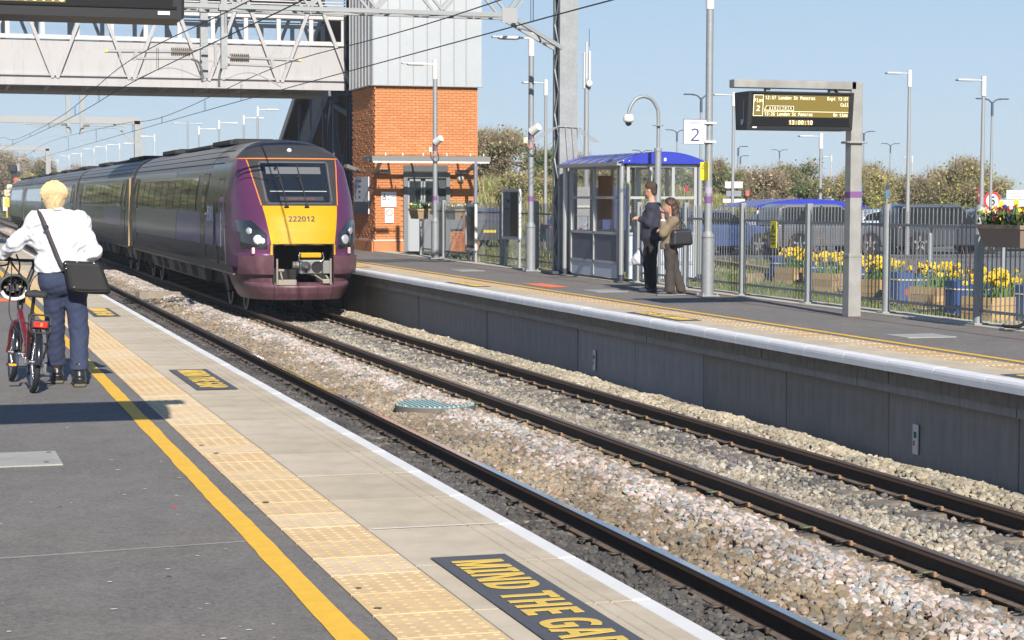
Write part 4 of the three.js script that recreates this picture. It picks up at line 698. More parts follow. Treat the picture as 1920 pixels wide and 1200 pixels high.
function board(label, x, z, m) {                          // m = 1: board left of its post, -1: right of it
  const t = thing('departure_board', label, 'departure board', [x, 0, z]);
  M('post', wuv(mg([rb(.17, 3.16, .17, .01, 0, 1.58, 0, 1), rb(.19, .82, .19, .012, 0, .41, 0, 1), rb(.2, .05, .2, .01, 0, .83, 0, 1)]), 1), beamSteel, t);
  M('beam', wuv(rb(1.78, .11, .17, .01, -m * .9, 3.105, 0, 1), 1), beamSteel, t); M('corner_brace', extr([[-m * .085, 3.05], [-m * .3, 3.05], [-m * .085, 2.85]], .1), beamSteel, t);
  M('clamp', mg([rb(.26, .03, .26, .008, 0, 2.35, 0, 1), cy(.012, .012, .3, 6).rotateZ(Math.PI / 2).translate(0, 2.35, .1)]), galvDull, t); M('tape_band', rb(.176, .09, .176, .01, 0, 1.65, 0, 1), tape, t);
  const b = M('display_case', extr([[-.24, 3.0], [.24, 3.0], [.19, 2.5], [-.19, 2.5]], 1.53, .015).rotateY(Math.PI / 2).translate(-m * .885, 0, 0), bezel, t);
  M('hanger', mg([-.35, -1.28].map(q => bx(.06, .12, .08, m * q, 3.03, 0))), beamSteel, t);
  const ang = Math.atan2(.05, .5);
  const scr = M('screen', new THREE.PlaneGeometry(1.41, .415).rotateX(ang).translate(-m * .885, 2.758, .2185), ledMat, b);
  M('maker_plate', bx(.06, .018, .004).rotateX(ang).translate(-m * (.885 + .66), 2.528, .1965), mat(.75, .75, .75), b); M('bezel_trim', mg([bx(1.45, .012, .006).rotateX(ang).translate(-m * .885, 2.975, .243), bx(1.45, .012, .006).rotateX(ang).translate(-m * .885, 2.556, .2)]), blackGloss, b);
  M('end_cap', bx(.02, .3, .2, -m * .885 - .77, 2.74, 0), bezel, b); M('status_label', bx(.004, .07, .05, -m * .885 - .782, 2.6, .05), mat(.2, .22, .4), b);
  return t;
}
board('departure board on a grey post showing trains to London St Pancras', 11.96, -23.5, 1);
board('dark departure board overhead at the top left corner', -.38, -10.1, -1);
// ---- waiting shelter
{
  const t = thing('waiting_shelter', 'steel and glass waiting shelter with curved blue roof', 'shelter'), st = mat(.50, .50, .49, .35, .7), frameM = mat(.42, .43, .44, .45, .4), blue = phy(.022, .035, .36, .4, { clearcoat: .3 }), slate = mat(.085, .105, .14, .5), palePanel = mat(.42, .46, .52, .5), rib = mat(.48, .47, .48, .6);
  const x0 = 12.5, x1 = 14.08, z0 = -34.0, z1 = -37.35;
  for (const [x, z] of [[x0, z0], [x0, z1], [x1, z0], [x1, z1]]) { const p = M('post', rod([x, .02, z], [x, 2.24, z], .05, 18), st, t); M('post_foot', mg([cy(.055, .055, .14, 14, x, .08, z), rb(.22, .03, .22, .004, x, .02, z, 1)]), steelDark, p); }
  const arch = []; for (let k = 0; k <= 16; k++) { const u = k / 16 * 2 - 1; arch.push([13.29 + u * .92, 2.25 + .22 * (1 - Math.pow(Math.abs(u), 2.2))]); }
  const fasc = [...arch, [14.2, 2.24], [12.38, 2.24]];
  M('roof_fascia', extr(fasc, .04).translate(0, 0, z0 + .1), blue, t); M('roof_fascia', extr(fasc, .04).translate(0, 0, z1 - .12), blue, t);
  M('roof_sheet', loft([z0 + .08, z1 - .1].map(z => arch.map(p => [p[0], p[1] - .012, z])), false), rib, t);
  for (let k = 0; k < 6; k++) M('roof_panel', loft([z0 - .06 - k * .58, z0 - .44 - k * .58].map(z => arch.map(p => [p[0], p[1] + .004, z])), false), blue, t);
  M('gutter', mg([bx(.09, .07, 3.6, 12.4, 2.235, -35.68), bx(.09, .07, 3.6, 14.18, 2.235, -35.68)]), st, t); M('fascia_fixing', mg([12.48, 12.6, 14.12].map(x => cy(.012, .012, .02, 8).rotateX(Math.PI / 2).translate(x, 2.29, z0 + .125))), whitePaint, t); M('fascia_label', bx(.05, .06, .006, 13.32, 2.32, z0 + .123), mat(.6, .65, .8), t);
  const wall = (n, pt, L, solid) => {                       // wall of n bays; pt(u, y) -> position along the wall
    const P = (u, y) => pt(u, y);
    for (const y of [.36, .92, 1.6, 2.2]) M('frame_rail', bar(P(0, y), P(L, y), .06, .05), frameM, t);
    for (let k = 0; k <= n; k++) M('frame_mullion', bar(P(L * k / n, .1), P(L * k / n, 2.22), .06, .05), frameM, t);
    const pane = (k, a, b, m, nm, w) => { const g = bar(P(L * (k + .5) / n, a), P(L * (k + .5) / n, b), 1, 1); g.dispose(); const c = P(L * (k + .5) / n, (a + b) / 2), d = P(1, 0), e = P(0, 0), along = Math.abs(d[0] - e[0]) > .5; const q = M(nm, along ? bx(L / n - .05, b - a, w, ...c) : bx(w, b - a, L / n - .05, ...c), m, t); return q; };
    for (let k = 0; k < n; k++) { pane(k, 1.63, 2.17, glassPane, 'glass_pane', .01); pane(k, .95, 1.57, glassPane, 'glass_pane', .01); pane(k, .39, .89, solid, 'lower_panel', .02); }
    M('kick_plate', bar(P(0, .2), P(L, .2), .03, .26), palePanel, t);
  };
  wall(2, (u, y) => [x0 + .02, y, z0 - .22 - u], 2.75, slate); wall(3, (u, y) => [x0 + .12 + u, y, z0 + .0], 1.36, palePanel); wall(3, (u, y) => [x0 + .12 + u, y, z1], 1.36, palePanel); wall(2, (u, y) => [x1 - .02, y, z0 - .1 - u], 3.1, slate);
  M('bench', mg([rb(.4, .04, 2.2, .01, 13.8, .5, -35.7), bx(.05, .48, .05, 13.85, .25, -34.9), bx(.05, .48, .05, 13.85, .25, -36.5)]), st, t);
  M('notice', bx(.3, .9, .01, 13.35, 1.6, z1 + .04), mat(.22, .12, .05, .7), t); M('red_notice', bx(.07, .12, .006, 13.82, 1.78, z0 - .02), mat(.3, .03, .04), t);
}
// ---- poster frames on the fence
function poster(label, z0, z1, y0, y1, x, m) {
  const t = thing('poster_frame', label, 'poster frame'), w = Math.abs(z1 - z0), zc = (z0 + z1) / 2, yc = (y0 + y1) / 2, h = y1 - y0;
  M('frame', mg([bx(.06, h, .06, x, yc, z0), bx(.06, h, .06, x, yc, z1), bx(.06, .06, w, x, y0, zc), bx(.06, .06, w, x, y1, zc)]), m, t); M('backing', bx(.03, h, w, x + .01, yc, zc), mat(.3, .31, .32, .6), t);
  const p = M('poster_sheet', bx(.006, h - .1, w - .1, x - .012, yc, zc), clay(canvasTex(128, 160, (c) => { c.fillStyle = '#4a4f52'; c.fillRect(0, 0, 128, 160); c.fillStyle = '#8a9097'; c.fillRect(0, 0, 62, 160); c.fillStyle = '#3d3f37'; c.fillRect(62, 0, 66, 160); c.fillStyle = '#55523a'; c.fillRect(70, 70, 54, 80); c.fillStyle = '#2c2f33'; c.fillRect(30, 28, 26, 8); c.fillRect(10, 60, 40, 3); c.fillRect(10, 24, 40, 2); }), .4), t);
  M('glazing', bx(.004, h - .08, w - .08, x - .022, yc, zc), glassPane, t); M('leg', mg([bx(.05, y0, .05, x + .03, y0 / 2, z0 + .1 * Math.sign(z1 - z0)), bx(.05, y0, .05, x + .03, y0 / 2, z1 - .1 * Math.sign(z1 - z0))]), galvDull, t);
}
poster('grey framed poster case standing taller than the railing', -41.1, -42.38, .68, 1.76, 12.68, mat(.52, .52, .53, .5)); poster('narrow white framed poster case low on the railing by the lift', -44.9, -45.72, .33, 1.4, 12.74, whitePaint);
// ---- flower boxes hooked on the railing
const leafGreen = new THREE.MeshPhysicalMaterial({ color: lin(.07, .14, .03), roughness: .8, side: THREE.DoubleSide }), leafPale = mat(.16, .24, .06, .8), woodTan = clay(tinted([.36, .26, .15], .16, 256, 6, .1), .8);
const blossom = s => { const l = []; for (let k = 0; k < 5; k++) l.push(new THREE.CircleGeometry(s * .55, 7).translate(0, s * .5, 0).rotateX(-.35).rotateZ(k * 1.2566)); return mg(l); };
const leafBlade = (h, w) => { const g = new THREE.PlaneGeometry(w, h, 1, 4).translate(0, h / 2, 0), p = g.attributes.position; for (let i = 0; i < p.count; i++) { const t = p.getY(i) / h; p.setX(i, p.getX(i) * (1 - t * .85)); p.setZ(i, t * t * h * .35); } g.computeVertexNormals(); return g; };
function strewn(n, base, box, tilt, s0 = 1, s1_ = 1) { const l = []; for (let i = 0; i < n; i++) { const s = rr(s0, s1_); l.push(base.clone().scale(s, s, s).rotateX(rr(-tilt, tilt)).rotateY(rr(0, 6.3)).translate(rr(box[0], box[1]), rr(box[2], box[3]), rr(box[4], box[5]))); } return mg(l); }
function flowerBox(label, x, z, L, rich) {
  const t = thing('flower_box', label, 'flower box', [x, 0, z], 0, 'flower boxes on the railing'), W = .36;
  const ring = (y, w, l) => [[-w / 2, y, l / 2], [-w / 2, y, -l / 2], [w / 2, y, -l / 2], [w / 2, y, l / 2]];
  M('trough', mg([toCreasedNormals(loft([ring(1.02, W * .72, L * .84), ring(1.28, W, L), ring(1.28, W * .9, L * .95), ring(1.2, W * .88, L * .94)], true, true), .5), ...[-1, 1].map(s => bx(.02, .05, L * 1.02, s * W / 2, 1.265, 0)), ...[-1, 1].map(s => bx(W, .05, .02, 0, 1.265, s * L / 2))]), rich ? mat(.22, .165, .125, .75) : woodTan, t);
  M('drain_plug', cy(.018, .018, .02, 10).rotateX(Math.PI / 2).translate(.04, 1.1, L * .46), mat(.05, .045, .04), t); M('mounting_hook', mg([bar([W / 2, 1.24, -L * .3], [W / 2 + .12, 1.24, -L * .3], .03), bar([W / 2, 1.24, L * .3], [W / 2 + .12, 1.24, L * .3], .03)]), steelDark, t);
  const b = [-W * .5, W * .5, 1.26, rich ? 1.42 : 1.36, -L * .5, L * .5];
  M('foliage', strewn(rich ? 520 : 260, leafBlade(.07, .045), b, 1.2, .7, 1.4), leafGreen, t); M('long_leaves', strewn(rich ? 26 : 50, leafBlade(.24, .018), [b[0], b[1], 1.27, 1.3, b[4], b[5]], .6, .6, 1.15), leafPale, t);
  const bl = blossom(.032), cols = rich ? [['yellow_blooms', .85, .55, .02, 46], ['white_blooms', .8, .8, .75, 30], ['crimson_blooms', .16, .012, .025, 44], ['orange_blooms', .8, .16, .01, 26], ['violet_blooms', .05, .04, .24, 24]] : [['yellow_blooms', .82, .62, .05, 26], ['white_blooms', .8, .8, .75, 20], ['orange_blooms', .8, .3, .02, 8]];
  for (const [n, r, g, bb, k] of cols) M(n, strewn(rich ? Math.round(k * 1.5) : k, bl, [b[0], b[1], 1.33, rich ? 1.5 : 1.42, n === 'crimson_blooms' ? -L * .15 : b[4], n === 'white_blooms' && rich ? 0 : b[5]], .8, .6, 1.15), mat(r, g, bb, .7), t);
  if (rich) { M('daffodil', mg([0, 1, 2].flatMap(k => [rod([.05, 1.3, -.3 + k * .33], [.04, 1.52 + k * .02, -.28 + k * .33], .006, 5)])), leafPale, t); M('daffodil_bloom', mg([0, 1, 2].map(k => blossom(.045).translate(.04, 1.53 + k * .02, -.28 + k * .33))), mat(.85, .6, .02, .7), t); }
}
flowerBox('brown flower box crammed with crimson, orange and white pansies at the right edge', 12.4, -20.25, .98, true);
solo('drain_hose', 'black hose curling over the platform kerb under the pansy box', 'hose', tube([[12.62, .32, -20.2], [12.6, .2, -20.15], [12.52, .08, -20.2], [12.46, .06, -20.4], [12.5, .06, -20.55]], .022, 24, 8), blackRubber);
flowerBox('small tan flower box with white and yellow pansies by the lift door', 12.62, -50.0, 1.0, false);
flowerBox('tan flower box with yellow blooms just right of the lift door lamp post', 13.2, -48.4, 1.0, false);
// ================================================================ beyond the railing
const gy = -.25;
struct('car_park', wuv(bx(76, .05, 78, 61, gy - .012, -80), 4), clay(tinted([.15, .15, .15], .2, 512, 20, .35), .95));
{
  const nx = 50, nz = 24, g = new THREE.PlaneGeometry(1, 1, nx, nz), p = g.attributes.position, sm = t => { t = Math.max(0, Math.min(1, t)); return t * t * (3 - 2 * t); };
  for (let j = 0, i = 0; j <= nz; j++) for (let k = 0; k <= nx; k++, i++) { const x = 14 + 37 * k / nx, z = -84 - 40 * j / nz, h = 2.5 * sm((-z - 86) / 16) * sm((51 - x) / 14) * sm((x - 14) / 6); p.setXYZ(i, x, gy - .1 + h + .3 * (vn(x * .8, z * .8 + 400, 151) - .5) * Math.min(1, h), z); }
  g.computeVertexNormals(); struct('embankment', wuv(g, 6), clay(tex(512, (u, v) => { const a = fbm(u, v, 10, 5), b = fbm(u + .4, v, 50, 3); return [s1(.16 + .20 * a * b), s1(.15 + .13 * a), s1(.055 + .05 * b)]; }), 1));
}
function grass(name, label, n, place, h0, h1, cols) {
  const blade = mg([0, 1, 2].map(k => { const g = new THREE.PlaneGeometry(.3, 1, 1, 2).translate(0, .5, 0), p = g.attributes.position; for (let i = 0; i < p.count; i++) { const t = p.getY(i); p.setX(i, p.getX(i) * (1 - t * .9)); p.setZ(i, t * t * .35); } g.computeVertexNormals(); return g.rotateY(k * 2.1); }));
  const im = new THREE.InstancedMesh(blade, mat(1, 1, 1, .9), n), m4 = new THREE.Matrix4(), q = new THREE.Quaternion(), e = new THREE.Euler(), c = new THREE.Color();
  for (let i = 0; i < n; i++) { const [x, y, z] = place(), h = rr(h0, h1); q.setFromEuler(e.set(rr(-.4, .4), rr(0, 6.3), rr(-.4, .4))); m4.compose(V(x, y, z), q, V(h * .45, h, h * .45)); im.setMatrixAt(i, m4); const a = pick(cols, .25); im.setColorAt(i, c.setRGB(...a)); }
  im.name = name; im.castShadow = im.receiveShadow = true; im.userData = { label, category: 'grass', kind: 'stuff' }; scene.add(im);
}
const greens = [[.12, .19, .03], [.16, .22, .04], [.20, .20, .06], [.30, .27, .11], [.11, .16, .03]], dry = [[.34, .28, .13], [.26, .25, .09], [.17, .20, .05], [.40, .33, .18], [.13, .15, .04]];
grass('verge_grass', 'short grass on the verge behind the railing', 14000, () => { const z = -17 - 30 * rnd(), x = 12.95 + rnd() * (21.5 - 12.95); return [x, gy - .01, z]; }, .06, .16, greens);
grass('verge_grass_far', 'dry grass beyond the shelter and the lift', 6000, () => [rr(13.2, 23), gy - .01, rr(-36, -84)], .08, .22, dry);
{ const emb = (x, z) => { const sm = t => { t = Math.max(0, Math.min(1, t)); return t * t * (3 - 2 * t); }; return gy - .12 + 2.5 * sm((-z - 86) / 16) * sm((51 - x) / 14) * sm((x - 14) / 6); }; grass('embankment_grass', 'long dry grass covering the embankment behind the shelter', 16000, () => { const x = rr(15, 51), z = rr(-85, -104); return [x, emb(x, z), z]; }, .3, .75, dry); }
// ---- trees
function tree(name, label, x, y, z, w, h, pal, n, leaf, twig, d = w, group) {
  const t = thing(name, label, 'tree', [x, y, z], rr(0, 6), group);
  const bark = mat(.15, .115, .08, .95), limbs = [loft([0, .25, .5, .72].map((f, k) => Array.from({ length: 7 }, (_, i) => { const a = i / 7 * 6.283, r = w * .05 * (1 - f) + .02; return [Math.cos(a) * r + f * w * .06, f * h, Math.sin(a) * r]; })), true)], cl = [];
  const K = Math.round(26 + w * 5);
  for (let k = 0; k < K; k++) {
    const a = rr(0, 6.283), u = Math.pow(rnd(), .5), v = rr(-.75, 1), rad = Math.sqrt(Math.max(0, 1 - v * v * .85)) * u;
    const c = [Math.cos(a) * rad * w * .47, h * (.46 + v * .33) * rr(.92, 1.08), Math.sin(a) * rad * d * .47]; cl.push(c);
    if (k % 2 === 0) limbs.push(tube([[w * .02, h * rr(.12, .45), 0], [c[0] * .5, h * .3 + c[1] * .35, c[2] * .5], c], .03 + w * .004, 5, 4));
  }
  M('trunk', mg(limbs), bark, t);
  const pos = [], col = [], S_ = h * .075 + w * .032;
  const gs = () => (rnd() + rnd() + rnd() - 1.5) * 1.1;
  n = Math.round(n * 1.35);
  for (let i = 0; i < n; i++) {
    const c = cl[i % K], p = [c[0] + gs() * S_ * 1.35, c[1] + gs() * S_, c[2] + gs() * S_ * 1.35], e = V(rr(-1, 1), rr(-1, 1), rr(-1, 1)).normalize(), f = V(rr(-1, 1), rr(-.4, 1), rr(-1, 1)).normalize(), s = leaf * rr(.45, 1.1);
    const cc = pal[(i % K) % pal.length], q = rnd() < .3 ? pal[Math.floor(rnd() * pal.length)] : cc, kk = rr(.75, 1.25); e.multiplyScalar(s); f.multiplyScalar(s);
    const tri = [[-1, -.4], [1, -.4], [0, 1], [-1, -.4], [0, -1.1], [1, -.4]]; for (const [a, b] of tri) { pos.push(p[0] + e.x * a + f.x * b, p[1] + e.y * a + f.y * b, p[2] + e.z * a + f.z * b); col.push(q[0] * kk, q[1] * kk, q[2] * kk); }
  }
  for (let i = 0; i < n * (twig * .8 + .25); i++) {
    const c = cl[i % K], p = V(c[0] + gs() * S_ * .7, c[1] + gs() * S_ * .6, c[2] + gs() * S_ * .7), dir = V(c[0] / w * 1.4 + gs() * .5, .35 + (c[1] / h - .35) + gs() * .4, c[2] / w * 1.4 + gs() * .5).normalize(), L = h * rr(.06, .2), e = V(rr(-1, 1), rr(-1, 1), rr(-1, 1)).cross(dir).normalize().multiplyScalar(.009 + h * .0012), b = p.clone().addScaledVector(dir, L), k = rr(.7, 1.3);
    pos.push(p.x - e.x, p.y - e.y, p.z - e.z, p.x + e.x, p.y + e.y, p.z + e.z, b.x, b.y, b.z); for (let j = 0; j < 3; j++) col.push(.27 * k, .21 * k, .14 * k);
  }
  const g = new THREE.BufferGeometry(); g.setAttribute('position', new THREE.Float32BufferAttribute(pos, 3)); g.setAttribute('color', new THREE.Float32BufferAttribute(col, 3)); g.computeVertexNormals();
  M('crown', g, new THREE.MeshStandardMaterial({ vertexColors: true, roughness: .95, side: THREE.DoubleSide }), t); return t;
}
const ivy = [[.075, .12, .035], [.10, .145, .045], [.15, .165, .06], [.065, .10, .03]], olive = [[.27, .245, .085], [.21, .215, .07], [.32, .27, .11], [.16, .18, .055], [.26, .20, .095]], bare = [[.29, .225, .135], [.24, .19, .115], [.33, .265, .16], [.19, .18, .08]], spring = [[.33, .31, .075], [.25, .27, .065], [.38, .33, .10], [.18, .21, .06]];
const zt = -105;
tree('tall_tree', 'tall bare twiggy tree with ivy right of the brick lift tower', 31.2, 1.6, zt - 2, 5.6, 4.5, [...bare, ...ivy.slice(0, 2)], 6500, .085, .9);
tree('tall_tree', 'bare bushy tree tight behind the right edge of the lift tower', 28.6, 1.2, zt - 4, 4, 4.2, [...bare, olive[3]], 4500, .085, .9);
tree('cedar_tree', 'dark green cedar tree just left of the lattice gantry column', 34.2, 1.3, zt, 2.6, 3.6, ivy, 4200, .08, 0);
tree('scrub_bush', 'low scrubby bush on the embankment beneath the cedar', 35.3, 1.4, zt + 4, 4.6, 2.4, olive, 3600, .08, .5);
tree('scrub_bush', 'low green bush on the embankment left of the loudspeaker lamp post', 30.0, .6, zt + 9, 4.8, 2.6, [...olive, ivy[2]], 3600, .08, .5);
tree('scrub_bush', 'green bush on the slope seen through the shelter glass', 40.4, 1.0, zt + 3, 4.6, 3.0, [...ivy, olive[0]], 3600, .08, .3);
tree('scrub_bush', 'bush on the slope seen through the left half of the shelter', 37.6, 1.1, zt + 5, 3.8, 2.7, [...olive, ivy[1]], 3000, .08, .4);
tree('bare_tree', 'thin bare tree rising behind the shelter roof beside the mast', 37.4, 1.6, zt - 6, 2.6, 3.6, bare, 500, .05, 4);
tree('round_tree', 'brown and green tree right behind the Platform 2 lamp post', 44.6, .4, zt, 3.4, 3.9, [bare[0], olive[3], ivy[1], olive[1]], 4500, .085, .6);
tree('round_tree', 'reddish brown bare bush between two car park lamps', 47.3, -.3, zt, 4.4, 4.0, [...bare, olive[4]], 4200, .08, 1.4);
tree('round_tree', 'dark green ivy covered tree above the blue cycle shelter', 50.4, -.4, zt - 2, 5.0, 4.6, [...ivy, ivy[0], olive[3]], 6500, .09, .35);
tree('round_tree', 'yellow green tree behind the departure board post', 53.2, -.4, zt + 1, 4.4, 4.1, spring, 4800, .085, .5);
tree('round_tree', 'olive brown tree immediately right of the departure board post', 55.4, -.4, zt - 1, 4.4, 4.3, [...olive, ivy[2]], 5000, .085, .7);
tree('round_tree', 'small brown bush left of the big olive tree', 57.2, -.4, zt - 3, 3.0, 3.0, bare, 2600, .08, 1);
tree('round_tree', 'big spreading olive green tree at the right of the car park', 60.2, -.4, zt, 8.2, 4.7, [...olive, ...spring.slice(0, 2), ivy[2]], 9500, .09, .8, 6);
tree('scrub_bush', 'low dark hedge bush under the big olive tree', 58.6, -.4, zt + 5, 6.5, 1.8, [...ivy, olive[1]], 3200, .09, .3);
tree('bare_tree', 'small bare tree between the no entry sign and the right lamps', 62.2, -.4, zt - 8, 1.8, 3.0, bare, 300, .05, 4);
tree('bare_tree', 'small bare tree above the round speed limit sign', 66.6, -.4, zt - 16, 2.4, 3.2, bare, 300, .05, 4);
tree('bare_tree', 'bare tree at the right edge above the white boards', 69.6, -.4, zt - 14, 4.2, 3.6, bare, 500, .06, 4);
for (let k = 0; k < 8; k++) tree('hedge_bush', ['leftmost', 'second', 'third', 'fourth', 'fifth', 'sixth', 'seventh', 'rightmost'][k] + ' brown bush of the low hedge beyond the car park, counted from the left', 48.5 + k * 3.1, -.5, zt - 10 - (k % 3) * 3, 4.6, rr(1.5, 2.1), [...olive, ...bare.slice(0, 2)], 1900, .11, .5, 3, 'hedge beyond the car park');
// woodland along the line, far left
for (const [x, z, w, h, pal, tw, lab] of [[9.0, -262, 9, 9.5, bare, 1.2, 'brown bank side tree at the extreme left edge'], [13.5, -300, 10, 8.5, [...bare, olive[1]], 1.2, 'far brown tree behind the red signal'], [13.0, -232, 3, 7.2, [...ivy, bare[0]], 2.5, 'ivy clad bare tree rising above the middle cars'], [11.4, -222, 5, 5.0, spring, .6, 'yellow green bush above the roof of the last cars'], [17.8, -240, 6, 6.2, bare, 2.6, 'bare tree above the third car roof'], [24.5, -238, 7, 6.6, [...bare, bare[0]], 2.2, 'bare tree behind the portal post above the second car'], [31.0, -240, 8, 5.6, bare, 2, 'faint bare tree above the leading car roof'], [16, -225, 6, 3.6, olive, .8, 'low scrub under the far lamps, left clump'], [22, -228, 8, 3.8, [...olive, bare[1]], .8, 'low scrub under the far lamps, middle clump'], [29, -230, 8, 3.4, bare, .8, 'low scrub under the far lamps, right clump']])
  tree('line_side_tree', lab, x, -.5, z, w, h, pal, 2600, .16, tw, w, 'trees beside the line far away');
for (let k = 0; k < 9; k++) tree('left_side_tree', ['nearest', 'second nearest', 'third nearest', 'fourth nearest', 'fifth nearest', 'sixth nearest', 'seventh nearest', 'eighth nearest', 'most distant'][k] + ' tree of the row on the left side of the line', -13 - (k % 3) * 2, -1.2, -105 - k * 24, 16, 14 + (k % 2) * 2, [...ivy, bare[1], bare[3]], 3000, .42, .6, 24, 'tree row left of the line');
// ---- lamps of the car park and the far platforms
function streetLamp(label, x, z, top, kind, base = gy) {
  const t = thing('street_lamp', label, 'street lamp', [x, base, z], 0, 'slender lamps in the background'), H = top - base, m = kind === 'white' ? mat(.42, .43, .44, .5) : galvDull, dk = mat(.06, .075, .12, .6);
  M('pole', base === 0 ? cy(.04, .05, H, 10, 0, H / 2, 0) : cy(.045, .075, H, 10, 0, H / 2, 0), m, t);
  if (kind === 'double') { M('sleeve', cy(.055, .06, .6, 10, 0, H - .32, 0), dk, t); for (const s of [-1, 1]) M('lamp_head', mg([tube([[0, H - .1, 0], [s * .18, H + .06, 0], [s * .4, H + .1, 0]], .03, 8, 6), rb(.42, .05, .2, .02, s * .55, H + .11, 0, 1)]), dk, t); }
  else if (kind === 'hook') { M('sleeve', cy(.055, .06, .5, 10, 0, H - .25, 0), dk, t); M('lamp_head', mg([tube([[0, H - .1, 0], [.1, H + .05, 0], [.3, H + .08, 0]], .03, 8, 6), rb(.35, .05, .2, .02, .45, H + .09, 0, 1)]), dk, t); }
  else if (kind === 'tee') for (const s of [-1, 1]) M('lamp_head', mg([rod([0, H - .1, 0], [s * .4, H - .1, 0], .02, 6), rb(.4, .06, .2, .02, s * .55, H - .1, 0, 1)]), mat(.45, .45, .45), t);
  else { const s = kind === 'right' ? 1 : -1; M('white_top', base === 0 ? cy(.05, .05, .4, 10, 0, H - .2, 0) : cy(.075, .075, .55, 10, 0, H - .28, 0), whitePaint, t); M('lamp_head', mg([rod([0, H - .12, 0], [s * .4, H - .12, 0], .02, 6), rb(.5, .06, .2, .02, s * .6, H - .12, 0, 1)]), kind === 'white' || kind === 'right' ? whitePaint : mat(.5, .5, .5), t); }
}
for (const [x, z, top, kind, lab] of [[30.46, -56, 5.75, 'left', 'tall grey lamp between the departure board and the right edge'], [28.43, -48, 5.03, 'left', 'white topped lamp standing behind the pansy box'], [57.19, -111, 5.75, 'double', 'twin headed lamp touching the departure board post'], [71.86, -135, 5.75, 'double', 'twin headed lamp midway between the board and tall grey lamp'], [72.15, -156, 5.75, 'double', 'twin headed lamp below the departure board'], [30.67, -74, 5.75, 'double', 'twin headed lamp right behind the Platform 2 sign'], [45.21, -113, 5.75, 'double', 'twin headed lamp left of the Platform 2 sign'], [30.38, -70, 5.75, 'left', 'single headed lamp partly behind the left end of the board'], [43.67, -73, 5.75, 'double', 'twin headed lamp beside the white topped lamp at right'], [79.18, -160, 5.5, 'white', 'small white lamp above the blue cycle shelter'], [52.42, -175, 5.6, 'hook', 'short dark headed lamp right of the lift tower, right one of two'], [45.59, -155, 5.6, 'double', 'short twin headed lamp right of the lift tower, left one of two'], [20.69, -64, 5.7, 'left', 'lamp whose head pokes out left of the lattice column'], [48.09, -110, 4.7, 'hook', 'hooked lamp right of the thick lamp post, nearer one'], [57.01, -130, 4.6, 'hook', 'hooked lamp right of the thick lamp post, farther one'], [49.32, -130, 4.9, 'double', 'small twin headed lamp above the shelter roof'], [30.27, -62, 3.9, 'left', 'slim pole directly under the departure board'], [81.96, -150, 5.3, 'white', 'small white lamp next to the tall grey lamp'], [56.4, -150, 3.2, 'double', 'low twin lamp above the ivy tree']]) streetLamp(lab, x, z, top, kind);
for (const [px, z, top, kind] of [[0, -99.8, 5.45, 'T'], [1, -114.8, 5.25, 'left'], [2, -88.7, 5.1, 'right'], [3, -81.5, 5.05, 'right'], [4, -77.9, 5.25, 'right'], [5, -95.5, 5.05, 'right'], [6, -136.3, 5.3, 'left'], [7, -146.7, 5.4, 'left'], [8, -157.7, 5.5, 'left'], [9, -125, 5.1, 'left'], [10, -171, 5.4, 'left'], [11, -186, 5.5, 'left'], [12, -202, 5.4, 'left']])
  streetLamp(['first', 'second', 'third', 'fourth', 'fifth', 'sixth', 'seventh', 'eighth', 'ninth', 'tenth', 'eleventh', 'twelfth', 'thirteenth'][[4, 3, 2, 5, 0, 1, 9, 6, 7, 8, 10, 11, 12].indexOf(px)] + ' nearest pale lamp of the row above the train roof', 12.9, z, top, kind === 'T' ? 'tee' : kind === 'right' ? 'right' : 'white', 0);
{
  const t = thing('telecom_mast', 'slim white telecom mast with antenna panels behind the gantry column', 'mast', [24.27, gy, -70]);
  M('mast_pole', cy(.08, .13, 6.4, 14, 0, 3.2, 0), galvDull, t); M('antenna_panel', mg([rb(.1, 1.5, .1, .03, .12, 6.7, 0), rb(.08, 1.4, .1, .03, -.12, 6.7, .05), cy(.05, .05, 2, 8, 0, 6.8, 0)]), mat(.45, .46, .47, .5), t); M('dish', sp(.13, 12).scale(1, 1, .5).translate(.05, 6.2, .2), whitePaint, t); M('whip_aerial', rod([.1, 7.6, 0], [.1, 8.3, 0], .012, 5), steelDark, t); M('cross_arm', bar([-.5, 6.55, 0], [.2, 6.55, 0], .03), galvDull, t);
}
// ---- planters with daffodils
const tubBlue = mat(.045, .085, .22, .6), tubBand = mat(.55, .5, .32, .7), plankTone = [[.42, .28, .13], [.36, .235, .11], [.30, .20, .10]].map(c => clay(tinted(c, .25, 128, 10, .12), .85)), soil = mat(.05, .035, .025, 1), daffY = mat(.66, .46, .02, .7), daffStem = mat(.13, .22, .05, .8), emblem = mat(.35, .09, .05, .7);
const tubStave = (() => { const l = []; return bx(.27, .56, .03); })();
function tub(label, x, z) {
  const t = thing('blue_tub', label, 'planter tub', [x, gy, z], rr(0, .3), 'octagonal tubs on the verge');
  for (let k = 0; k < 8; k++) { const a = k * Math.PI / 4, s = M('stave', tubStave, tubBlue, t, [Math.sin(a) * .34, .28, Math.cos(a) * .34], [0, a, 0]); if (k === 7) M('emblem', new THREE.CircleGeometry(.05, 12).scale(.7, 1.2, 1), emblem, s, [0, -.06, .017]); }
  for (let k = 0; k < 8; k++) { const a = k * Math.PI / 4; M('band', bx(.29, .022, .036), tubBand, t, [Math.sin(a) * .345, .43, Math.cos(a) * .345], [0, a, 0]); }
  M('soil', cy(.34, .34, .02, 8, 0, .5, 0).rotateY(Math.PI / 8), soil, t);
  M('shrub_stems', mg(Array.from({ length: 9 }, () => rod([rr(-.1, .1), .5, rr(-.1, .1)], [rr(-.25, .25), rr(.75, 1.25), rr(-.25, .25)], .006, 4))), mat(.2, .12, .09, .9), t);
}
